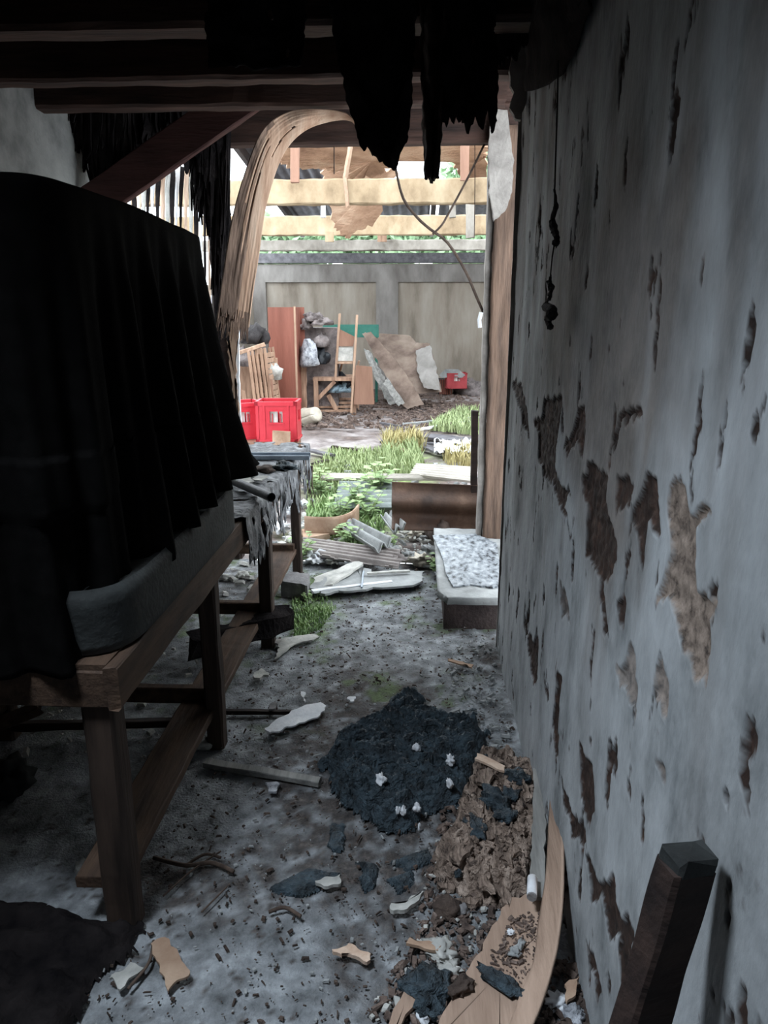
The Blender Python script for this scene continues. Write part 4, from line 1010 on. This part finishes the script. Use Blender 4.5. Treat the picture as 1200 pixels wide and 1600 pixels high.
# curved box strip
def cv(z0, z1, off=0):
    pts = [P(x, y, Z=z0) for x, y in [(478,822),(505,822),(530,817),(548,808),(560,795)]]
    return catmull(pts, 30)
c0 = catmull([P(x, y, Z=.05)+Vector((0,0,0)) for x, y in [(476,834),(505,836),(530,834),(550,826),(560,814)]], 30)
o = sheet('curved_board', lambda u, v: c0[int(round(u*30))]+Vector((0, .02*v, .12*v)), 30, 6, .012, M['card'], keep=lambda u, v: not (.62 < u < .74 and .35 < v < .7)); tag(o, 'brown curved board with a small slot, bent like a boat side in the grass', 'board')
o = ground_piece('board', [(472,838),(512,830),(515,845),(474,852)], .05, M['card'], jag=.02, seed=3); tag(o, 'short reddish board in front of the curved board', 'board')
o = ground_piece('cement_board', [(486,918),(520,902),(552,888),(560,880),(580,895),(660,895),(655,915),(560,925),(500,930)], .012, M['cement'], z=.03, jag=.04, sub=8, seed=1); tag(o, 'flat pale cement board across the doorway threshold', 'board')
o = slab('cement_board', [Z(490,905,.02), Z(560,878,.05), Z(566,884,.06), Z(520,915,.04), Z(492,922,.02)], .012, M['paleboard'], jag=.02, seed=4); tag(o, 'grey broken board lying on the left of the threshold board', 'board')
timber('pale_strip', Z(488,924,.04), Z(612,909,.04), .03, .015, 'white', 'thin white strip along the near side of the threshold', 'strip', rough=.004)
timber('pale_strip', Z(565,918,.05), Z(568,893,.06), .01, .01, 'metal', 'short metal rod on the threshold board', 'rod', rough=.001)
timber('pale_strip', Z(574,896,.06), Z(640,892,.06), .02, .012, 'paleboard', 'thin grey strip under the long weathered corrugated strip', 'strip', rough=.003)
for i, (x, y, s, m_, lab) in enumerate([(489,876,.06,'white','white crumpled paper beside the last bench leg'),(505,874,.07,'white','larger white crumpled paper in the left of the rubble'),(522,878,.05,'paleboard','pale crumpled scrap right of the white papers'),
    (657,880,.07,'pot','cream crumpled sheet left of the step'),(672,868,.07,'cement','pale folded scrap against the step corner'),(640,872,.05,'cement','pale curled scrap at the end of the corrugated strip'),(610,858,.05,'cement','white ribbed chip in the middle of the rubble'),
    (470,790,.05,'white','white lump in the weeds seen beneath the bench end'),(455,800,.06,'white','white lump seen behind the last bench leg'),(440,828,.07,'white','white heap seen between the last two bench legs'),(650,838,.05,'pot','beige folded scrap under the rusty barrier'),(690,900,.035,'white','white crumb on the left edge of the step')]):
    o = rock('crumpled_scrap', P(x, y, Z=.02), (s, s*.8, s*.55), M[m_], 100+i, amp=.75, freq=2.4); tag(o, lab, 'scrap')
for i, (p, q, w_, m_, lab) in enumerate([((595,661),(625,666),.05,'slate','dark short board far left among the ground planks'),((660,681),(745,690),.28,'slate','wide dark wet plank near the right door post'),((650,692),(690,708),.1,'slate','dark plank slanting down to the white crumpled sheet'),
    ((595,690),(720,695),.09,'slate','long thin dark plank across the far ground'),((630,663),(748,652),.06,'cement','thin pale strip on the far ground, behind the grass'),((655,671),(740,657),.05,'white','thin white strip crossing the grass on the right'),
    ((485,704),(520,712),.07,'slate','black strip on the ground right of the red crate'),((490,726),(512,720),.06,'darkwood','dark stick right of the bench end'),((520,698),(560,704),.05,'darkwood','dark stick in the middle of the yard ground'),((600,700),(640,704),.05,'card','tan stick in the dry grass')]):
    timber('ground_plank', Z(*p, .04), Z(*q, .04), w_, .03, m_, lab, 'plank', rough=.01, n=14, seed=i)
def crs(u, v):
    p = P(678+64*u, 712-20*v, Z=.06); p.z += .09*abs(noise.noise(Vector((u*7, v*4, 3))))+.02; return p
o = sheet('crumpled_sheet', crs, 30, 12, .006, M['white'], keep=lambda u, v: noise.noise(Vector((u*5, v*4, 9))) < .25); tag(o, 'crumpled white plastic sheet on the ground beside the right post', 'sheet')

# ---- plants
def tuft(poly, n, hmin, hmax, m, lab, seed, w=.006):
    xs = [p[0] for p in poly]; ys = [p[1] for p in poly]; r_ = random.Random(seed); mb = MB(); k = 0
    while k < n:
        x, y = r_.uniform(min(xs), max(xs)), r_.uniform(min(ys), max(ys))
        if not inpoly(x, y, poly) : continue
        if noise.noise(Vector((x*3, y*3, seed))) < -.15 and r_.random() < .7: k += 1; continue
        k += 1; p = Vector((x, y, .0)); h = r_.uniform(hmin, hmax); a = r_.uniform(0, 6.28); d = Vector((cos(a), sin(a), 0)); s = Vector((-sin(a), cos(a), 0))*w
        b = r_.uniform(.1, .6)*h
        mb.add([p-s, p+s, p+d*b*.3+Vector((0,0,h*.6))+s*.7, p+d*b*.3+Vector((0,0,h*.6))-s*.7, p+d*b+Vector((0,0,h))], [(0,1,2,3),(3,2,4)])
    o = mb.build('grass', M[m]); tag(o, lab, 'grass', kind='stuff')
tuft(px_poly([(480,740),(520,706),(600,704),(605,745),(600,770),(480,800)]), 4200, .03, .10, 'grass', 'green grass growing behind the bench end', 1, w=.008)
tuft(px_poly([(598,705),(650,700),(665,745),(600,750)]), 1600, .05, .2, 'grass', 'taller grass tuft in the middle of the yard', 2, w=.008)
tuft(px_poly([(480,800),(520,770),(600,775),(600,840),(480,842)]), 2000, .03, .10, 'leaf', 'low weeds around the corrugated sheets', 3, w=.011)
tuft(px_poly([(668,672),(715,645),(748,642),(748,682)]), 2000, .05, .16, 'grass', 'grass patch on the far right by the door post', 4, w=.012)
tuft(px_poly([(600,690),(650,688),(665,705),(600,712)]), 700, .08, .26, 'drygrass', 'dry yellow grass behind the green tuft', 5, w=.01)
tuft(px_poly([(690,715),(746,705),(746,732),(700,732)]), 500, .04, .2, 'drygrass', 'dry stalks beside the white crumpled sheet', 6, w=.008)
tuft(px_poly([(455,925),(500,925),(525,950),(500,985),(460,1000)]), 1500, .008, .028, 'leaf', 'tiny green weeds on the floor beside the last bench leg', 7, w=.004)
tuft(px_poly([(540,845),(580,850),(590,880),(545,875)]), 500, .03, .1, 'leaf', 'weeds poking through the ribbed cement pieces', 8, w=.01)
def plant(px, py, h, n, lab, seed, z=0.0):
    p = P(px, py, Z=z); root = empty('weed_plant', p); tag(root, lab, 'plant'); r_ = random.Random(seed)
    st = MB(); lf = MB()
    for k in range(n):
        a = r_.uniform(0, 6.28); d = Vector((cos(a), sin(a), 0)); hh = h*r_.uniform(.5, 1); e = d*hh*.5+Vector((0,0,hh))
        st.tube([Vector((0,0,-.02)), d*hh*.15+Vector((0,0,hh*.5)), e], [.004,.003,.0015], 5)
        for q in range(5):
            t = .35+.65*q/4; c = e*t; la = a+q*2.4; l = Vector((cos(la), sin(la), .25))*h*.28; s = Vector((-sin(la), cos(la), 0))*h*.11
            lf.add([c, c+l*.5+s, c+l+Vector((0,0,-h*.05)), c+l*.5-s], [(0,1,2,3)])
    st.build('stem', M['grass'], root); lf.build('leaves', M['leaf'], root)
for i, a_ in enumerate([(560,800,.3,12,'leafy green weed behind the curved board'),(590,780,.34,14,'leafy weed against the blue-grey corrugated sheet'),(530,815,.22,10,'leafy weed left of the curved board end'),(545,858,.18,10,'leafy weed between the ribbed cement piece and the curved board'),
    (607,862,.14,9,'small weed below the rusty barrier corner'),(684,898,.13,12,'bright green weed growing at the left foot of the step'),(470,880,.2,9,'weed behind the last bench leg'),(500,780,.28,12,'weed in the grass near the far bench corner'),(575,815,.24,10,'weed between the corrugated sheets'),(480,940,.06,8,'tiny weed by the grey stone block')]):
    plant(*a_, seed=i+3)

# ---- countless small stuff
def chips(poly, n, smin, smax, m, lab, seed, z=.005, flat=.35, zf=None):
    xs = [p[0] for p in poly]; ys = [p[1] for p in poly]; r_ = random.Random(seed); mb = MB(); k = 0
    while k < n:
        x, y = r_.uniform(min(xs), max(xs)), r_.uniform(min(ys), max(ys))
        if not inpoly(x, y, poly): continue
        k += 1; s = smin*(smax/smin)**(r_.random()**2.2); a = r_.uniform(0, 6.28); c = Vector((x, y, (zf(x, y) if zf else z)+s*.15))
        R_ = Matrix.Rotation(a, 3, 'Z') @ Matrix.Rotation(r_.uniform(-.5, .5), 3, 'X')
        el = r_.uniform(.4, 1.6)
        vs = [c + R_ @ Vector((s*el*r_.uniform(.6,1)*u, s*r_.uniform(.5,1)*v/el, s*flat*w)) for u, v, w in ((-1,-1,-1),(1,-1,-1),(1,1,-1),(-1,1,-1),(-.8,-.7,1),(.7,-.8,1),(.8,.7,1),(-.7,.8,1))]
        mb.add(vs, [(0,3,2,1),(4,5,6,7),(0,1,5,4),(1,2,6,5),(2,3,7,6),(3,0,4,7)])
    o = mb.build('rubble', M[m]); tag(o, lab, 'rubble', kind='stuff')
allf = [(-.75,1.1),(.36,1.1),(.37,3.3),(.1,4.3),(-.7,4.3)]
chips(allf, 3000, .002, .008, 'brownstone', 'dark grit scattered over the whole floor', 1)
chips(allf, 700, .002, .009, 'cement', 'pale grit scattered over the whole floor', 2)
chips([(.1,2.3),(.36,2.2),(.35,3.3),(.2,3.3)], 260, .003, .016, 'cement', 'pale plaster crumbs along the foot of the right wall', 3)
edge = px_poly([(700,1200),(830,1190),(850,1290),(840,1420),(760,1500),(700,1600),(560,1600),(640,1480),(680,1330)])
chips(edge, 1500, .003, .016, 'litter', 'brown crumbled wood and dirt along the lower right floor', 4)
chips(edge, 260, .003, .014, 'paleboard', 'pale crumbs among the rotten wood', 5)
chips(px_poly([(850,1500),(930,1500),(960,1600),(960,1700),(830,1700)]), 300, .004, .016, 'brownstone', 'dark dirt between the bent plywood strip and the wall', 6)
chips([(-2.8,9.8),(2.0,9.8),(3.0,14),(-2.5,14)], 2600, .015, .06, 'litter', 'leaf litter in front of the furniture heap', 7, z=.03)
chips([(-1.4,4.5),(.5,4.5),(1.4,7.5),(-1.8,7.5)], 900, .008, .04, 'cement', 'pale rubble crumbs over the near yard', 8, z=.02)
chips([(-.9,4.3),(.2,4.3),(.2,5.4),(-.9,5.4)], 500, .006, .04, 'paleboard', 'broken pale bits between the threshold and the weeds', 9, z=.02)
chips([(-1.7,2.2),(-.8,2.2),(-.8,4.4),(-1.7,4.4)], 300, .005, .03, 'paleboard', 'scattered scraps on the floor under the bench', 10)
# ================================================================== FLOOR OBJECTS NEAR THE VIEWER
def mound(name, pix, h, m, lab, cat, res=.006, freq=(14, 14), ridge=.5, seed=0, edge=.05, base=.004, jag=.04, z0=0, detail=None):
    poly = [tuple(P(x, y, Z=z0).xy) for x, y in pix]
    a = np.array(poly); x0, y0 = a.min(0)-.03; x1, y1 = a.max(0)+.03
    X, Y = np.meshgrid(np.arange(x0, x1, res), np.arange(y0, y1, res))
    j = (fbm(X*18, Y*18, seed)-.5)*jag*2
    d = np_sdist(X+j, Y+j*.7, poly)
    e = np.clip(d/edge, 0, 1)**.6
    wx_ = (fbm(X*7, Y*7, seed+5)-.5)*.12
    n = fbm((X+wx_)*freq[0], (Y+wx_)*freq[1], seed+2, 5)
    rid = 1-np.abs(2*fbm((X+wx_)*freq[0]*1.3, (Y+wx_)*freq[1]*1.3, seed+9, 4)-1)*2
    Zh = z0+base+h*e*(.25+.75*((1-ridge)*n*1.4+ridge*np.clip(rid, 0, 1)))
    o = grid_mesh(name, X, Y, np.where(d > -.004, Zh, z0-.004), M[m], mask=d > -.008)
    tag(o, lab, cat); return o
from mathutils.bvhtree import BVHTree
def top_of(o):
    me = o.data; t = BVHTree.FromPolygons([v.co[:] for v in me.vertices], [p.vertices[:] for p in me.polygons])
    def f(x, y):
        h = t.ray_cast(Vector((x, y, 1)), Vector((0, 0, -1)))[0]
        return h.z if h else .0
    return f
heap = mound('burnt_cloth_heap', [(498,1195),(540,1150),(600,1120),(620,1085),(650,1090),(660,1125),(740,1130),(760,1160),(755,1195),(735,1215),(715,1265),(660,1270),(640,1300),(600,1300),(560,1270),(520,1240)], .085, 'ash', 'heap of blue-black burnt cloth crumpled in the middle of the floor', 'heap', freq=(13, 26), ridge=.85, seed=3, jag=.05, res=.005)
for i, (pix, h, lab) in enumerate([([(615,1090),(650,1075),(655,1090),(640,1100),(615,1108)], .02, 'small blue-black burnt rag beyond the large heap'),
    ([(430,1385),(480,1360),(530,1365),(520,1380),(470,1400)], .012, 'thin black burnt rag left of centre on the floor'),
    ([(556,1350),(585,1355),(585,1385),(572,1392)], .02, 'small black rag below the large burnt heap'),
    ([(608,1375),(640,1365),(645,1385),(620,1395)], .018, 'small black rag right of another, left of the rotten wood'),
    ([(618,1345),(665,1330),(670,1345),(640,1362)], .01, 'bluish rag scrap left of the rotten wood'),
    ([(515,1290),(535,1290),(532,1330),(520,1330)], .008, 'narrow bluish rag strip below the left of the burnt heap')]):
    mound('burnt_rag', pix, h, 'ash', lab, 'rag', seed=20+i, freq=(20, 30), jag=.02, edge=.015, res=.004)
# rotten wood
rotten = mound('rotten_wood', [(712,1290),(735,1215),(745,1180),(800,1190),(835,1215),(838,1260),(842,1330),(828,1400),(780,1410),(730,1400),(690,1385),(686,1330)], .075, 'rot', 'large mass of crumbling rotten wood beside the right wall', 'rotten wood', freq=(34, 13), ridge=.55, seed=8, jag=.05, edge=.03, res=.0045)
r_ = random.Random(12)
heap_z = top_of(heap); rot_z = top_of(rotten)
rotpoly = px_poly([(720,1290),(742,1225),(750,1190),(800,1200),(830,1225),(832,1330),(820,1390),(730,1390),(696,1375)])
chips(rotpoly, 650, .003, .014, 'rot', 'splintery crumbs over the rotten wood', 51, zf=rot_z)
chips(rotpoly, 350, .002, .01, 'brownstone', 'dark crumbs over the rotten wood', 52, zf=rot_z)
spots = [(728,1245,70,22,82),(760,1225,60,30,70),(745,1270,75,26,76),(775,1300,50,30,20),(720,1340,55,26,60),(760,1370,70,22,85),(790,1380,60,20,80),(735,1385,50,18,15),(800,1340,40,22,50),(780,1190,60,12,-40),(765,1195,50,10,-35),(812,1300,40,16,100),(700,1360,40,18,20),(822,1240,60,8,95)]
for i, (x, y, l, w_, a_) in enumerate(spots):
    c = P(x, y, Z=.06); c.z = rot_z(c.x, c.y)+.004; s = 1.75/1155; a = radians(a_); d = Vector((cos(a), sin(a), .1*sin(i))); sd = Vector((-sin(a), cos(a), .15*cos(i*2)))
    l *= s*.5; w_ *= s*.5
    o = slab('wood_chunk', [c-d*l-sd*w_, c+d*l*.9-sd*w_*.8, c+d*l+sd*w_*.3, c+d*l*.6+sd*w_, c-d*l*.8+sd*w_], .014, M['rot'], jag=.02, sub=6, seed=i)
    tag(o, 'splintered brown chunk on the rotten wood mass, '+['at its upper left','upper middle','left of the black lumps','centre','left edge','lower middle','lower right','lower left','right of centre','long pale splinter at the top','second thin splinter at the top','right side near the grey board','lowest on the left','thin upright splinter by the wall'][i], 'wood chunk', 'chunks of rotten wood')
for i, (x, y, sx, sy, sz, z, lab) in enumerate([(775,1255,.05,.035,.03,.06,'large black charred lump on the rotten wood'),(797,1245,.035,.03,.025,.06,'black charred lump nearest the grey board'),(742,1292,.05,.03,.018,.06,'flat black rag lump on the left of the rotten wood'),(790,1278,.03,.03,.02,.06,'small black lump under the larger charred lump'),
    (716,1358,.015,.01,.01,.06,'tiny black chip on the lower rotten wood'),(808,1218,.04,.03,.02,.05,'dark lump at the top of the rotten wood'),(670,1555,.06,.045,.03,0,'dark blue-black lump at the bottom of the floor, left of the tan boards'),(785,1540,.06,.02,.016,.03,'flat black lump lying on the tan board'),(720,1545,.03,.02,.016,.03,'dark brown lump at the edge of the tan board'),
    (640,1545,.03,.03,.02,0,'bluish lump beside the larger dark lump at the bottom'),(760,1185,.03,.012,.012,.04,'black sliver at the top of the rotten wood')]):
    o = rock('charred_lump', P(x, y, Z=z), (sx, sy, sz), M['ash'] if i not in (8,) else M['brownstone'], 130+i, amp=.45, freq=2); tag(o, lab, 'lump')
    o.location.z = z+sz*.45 if z != .06 else rot_z(o.location.x, o.location.y)+sz*.3
o = rock('clod', P(700, 1425, Z=0), (.036, .032, .028), M['brownstone'], 151, amp=.3); tag(o, 'round dark clod below the rotten wood', 'clod')
o = rock('clod', P(722, 1428, Z=0), (.02, .02, .018), M['stone'], 152, amp=.3); tag(o, 'grey pebble touching the round dark clod', 'pebble')
for i, (x, y, sx, sy, m_, lab) in enumerate([(690,1490,.035,.03,'paleboard','white stained crumpled piece left of the tan board'),(700,1520,.03,.02,'paleboard','pale lump at the left edge of the tan board'),(672,1525,.025,.02,'stone','grey lump above the dark blue-black lump'),(656,1585,.012,.03,'white','small white peg at the bottom of the photo'),
    (872,1570,.02,.03,'white','white styrofoam bit in the gap between plywood strip and wall'),(895,1590,.025,.02,'bag','white-grey styrofoam lump nearest the wall at the bottom'),(798,1458,.008,.008,'white','small white pebble on the tan board'),(805,1490,.014,.012,'cement','pale lump on the tan board'),(812,1478,.02,.008,'cement','pale curl on the tan board'),(780,1525,.016,.006,'white','white sliver above the flat black lump')]):
    z = .035 if 770 < x < 830 else 0
    o = rock('rubble_piece', P(x, y, Z=z), (sx, sy, min(sx, sy)*.7), M[m_], 160+i, amp=.6, freq=2.2); o.location.z = z+.3*min(sx, sy); tag(o, lab, 'rubble piece')
# white foam on the burnt cloth
for i, (x, y, w_, l, lab) in enumerate([(595,1237,.035,.022,'longest white foam flake, on the left of the burnt heap'),(703,1208,.02,.028,'white foam flake on the right of the burnt heap'),(651,1188,.012,.02,'white foam crumb near the centre of the burnt heap'),(651,1280,.018,.013,'white foam crumb at the lower edge of the burnt heap'),(630,1291,.014,.012,'white foam crumb beside the lower tip of the burnt heap'),(622,1290,.007,.01,'tiny white crumb left of the lower tip of the burnt heap'),(702,1240,.01,.022,'white splinter under the right foam flake'),(655,1293,.006,.006,'tiny white crumb lowest on the burnt heap')]):
    o = rock('foam_flake', P(x, y, Z=.04 if y < 1270 else .01), (w_*.65, l*.65, .017), M['white'], 180+i, amp=.5); o.location.z = max(heap_z(o.location.x+a_*.015, o.location.y+b_*.015) for a_ in (-1, 0, 1) for b_ in (-2, -1, 0, 1))+.004; tag(o, lab, 'foam flake')
# other floor scraps
gp = [([(415,1140),(430,1128),(478,1103),(500,1100),(514,1105),(500,1118),(455,1138),(418,1148)], .006, 'white', 'broken white flaking board piece on the floor beyond the batten'),
 ([(673,1116),(714,1116),(714,1121),(673,1121)], .006, 'white', 'thin straight white stick above the burnt heap'),
 ([(612,1418),(635,1412),(655,1400),(661,1398),(655,1412),(625,1427),(613,1427)], .012, 'paleboard', 'long pale bone-like splinter left of the dark clod'),
 ([(493,1382),(515,1375),(532,1370),(532,1384),(505,1390)], .01, 'paleboard', 'pale chip beside the thin black rag'),
 ([(520,1490),(545,1478),(580,1495),(575,1505),(555,1498),(530,1500)], .01, 'ply', 'pinkish torn paper scrap at the bottom centre'),
 ([(236,1475),(255,1470),(275,1480),(298,1520),(285,1535),(262,1552),(250,1515)], .006, 'card', 'torn pale cardboard scrap near the nearest bench leg'),
 ([(170,1530),(205,1505),(225,1515),(190,1548)], .006, 'paleboard', 'grey paper scrap at the foot of the nearest bench leg'),
 ([(418,1105),(432,1098),(430,1110),(420,1112)], .01, 'stone', 'small grey chip right of the second bench leg'),
 ([(470,1082),(477,1084),(477,1098),(471,1094)], .006, 'white', 'small white chip above the flaking board piece'),
 ([(543,1093),(556,1090),(554,1098),(545,1099)], .006, 'white', 'tiny white chip right of the flaking board piece'),
 ([(415,1225),(434,1228),(432,1240),(420,1240)], .008, 'bag', 'small whitish chip on the floor under the batten'),
 ([(430,1000),(490,992),(500,996),(452,1012),(432,1030),(436,1014)], .006, 'paleboard', 'forked pale splinter by the third bench leg'),
 ([(398,1055),(408,1048),(420,1058),(402,1062)], .012, 'paleboard', 'curled pale chip between second and third bench legs'),
 ([(700,1030),(740,1040),(738,1045),(702,1034)], .006, 'card', 'thin tan splinter on the floor left of the wall corner'),
 ([(722,1112),(745,1110),(746,1118),(726,1120)], .008, 'ash', 'small black scrap right of the thin white stick')]
for i, (pix, t, m_, lab) in enumerate(gp):
    o = ground_piece('floor_scrap', pix, t, M[m_], z=.014, jag=.015, sub=7, seed=i); tag(o, lab, 'scrap')
# sticks
for i, (pts_, r0, lab) in enumerate([([(240,1340),(290,1352),(330,1348),(365,1362)], .006, 'dark twig on the floor near the nearest bench leg'),([(290,1352),(320,1335),(345,1340)], .004, 'thin side twig crossing the dark twig'),([(315,1425),(340,1400),(355,1385)], .0025, 'thin pale stalk on the dusty floor'),([(200,1545),(232,1505),(240,1470)], .004, 'thin stick beside the torn cardboard scrap'),
    ([(255,1400),(300,1360),(345,1330)], .0025, 'hair-thin stalk left of the floor centre'),([(420,1425),(445,1418),(470,1432)], .005, 'short dark twig at the bottom centre left')]):
    o = MB().tube(catmull([P(x, y, Z=.015) for x, y in pts_], 14), r0, 6).build('twig', M['twig'], smooth=True); tag(o, lab, 'twig')

# grey board beside the wall and bent plywood strip
Lg = [P(832,1210,Z=.05), P(838,1290,Z=.05), P(828,1405,Z=.05)]
o = slab('grey_board', [P(x, y, Z=z) for x, y, z in [(834,1205,.1),(846,1212,.1),(856,1255,.09),(853,1330,.07),(850,1410,.05),(828,1404,.05),(830,1330,.06),(834,1270,.08)]], .012, M['greyboard'], jag=.008, sub=6); tag(o, 'narrow grey board lying against the wall beside the rotten wood', 'board')
root = empty('plastic_tube', P(831,1385,Z=.08)); tag(root, 'small white crumpled tube standing on the end of the grey board', 'tube')
a = P(832,1372,Z=.085); b = P(831,1400,Z=.085)
local(MB().tube([a, b], [.013, .013], 14), root).build('tube_body', M['white'], root, smooth=True)
local(MB().tube([b, b+(b-a)*.08], .0125, 14), root).build('tube_end', M['stone'], root)
# bent strip: left and right edges
Le = [P(x, y, Z=z) for x, y, z in [(862,1228,.20),(858,1290,.13),(853,1370,.08),(842,1440,.055),(835,1500,.045),(812,1560,.04),(790,1620,.04),(760,1700,.04)]]
Re = [P(x, y, Z=z) for x, y, z in [(868,1228,.22),(879,1300,.19),(880,1390,.14),(874,1460,.11),(864,1510,.09),(846,1570,.07),(822,1625,.06),(790,1700,.06)]]
o = loft('bent_plywood_strip', Le, Re, 10, 90, .006, M['floorply'], wave=.002); tag(o, 'tan bent plywood strip rising from the floor against the foot of the right wall', 'plywood strip')
o = ground_piece('tan_board', [(795,1410),(848,1400),(862,1440),(835,1520),(800,1600),(770,1680),(640,1680),(690,1600),(745,1500)], .012, M['floorply'], z=.016, jag=.012, sub=10, seed=2); tag(o, 'broad tan board lying under dirt at the bottom of the photo', 'board')
chips([tuple(P(x, y, Z=.03).xy) for x, y in [(800,1430),(850,1420),(840,1500),(800,1560),(760,1510)]], 260, .002, .008, 'litter', 'dirt crumbs on the tan board', 31, z=.031)
o = ground_piece('tan_board', [(640,1530),(665,1510),(650,1570),(610,1640),(590,1640)], .01, M['floorply'], z=.012, jag=.012, sub=6, seed=7); tag(o, 'thin weathered board piece at the bottom left of the dark lump', 'board')

mound('added_dark_mound', [(-60,1400),(60,1420),(150,1440),(205,1450),(210,1490),(165,1520),(128,1560),(110,1660),(-200,1660),(-200,1500)], .07, 'char', 'black crumpled mound added to darken the floor at the near bench leg', 'dark mound', freq=(6, 9), ridge=.6, seed=44, jag=.04, edge=.06, res=.01)  # black mound added to darken the shaded floor corner
for i, (pix, lab) in enumerate([([(880,1540),(905,1530),(900,1560),(885,1570)], 'grey chip against the wall in the lower right gap'), ([(745,1180),(790,1200),(788,1208),(742,1188)], 'long pale splinter lying at the top of the rotten wood'), ([(640,1470),(690,1480),(684,1490),(636,1478)], 'thin brown splinter left of the white stained piece')]):
    o = ground_piece('splinter_chip', pix, .008, M['ply' if i == 1 else 'card'], z=.02 if i != 1 else .07, jag=.01, sub=5, seed=60+i); tag(o, lab, 'splinter')
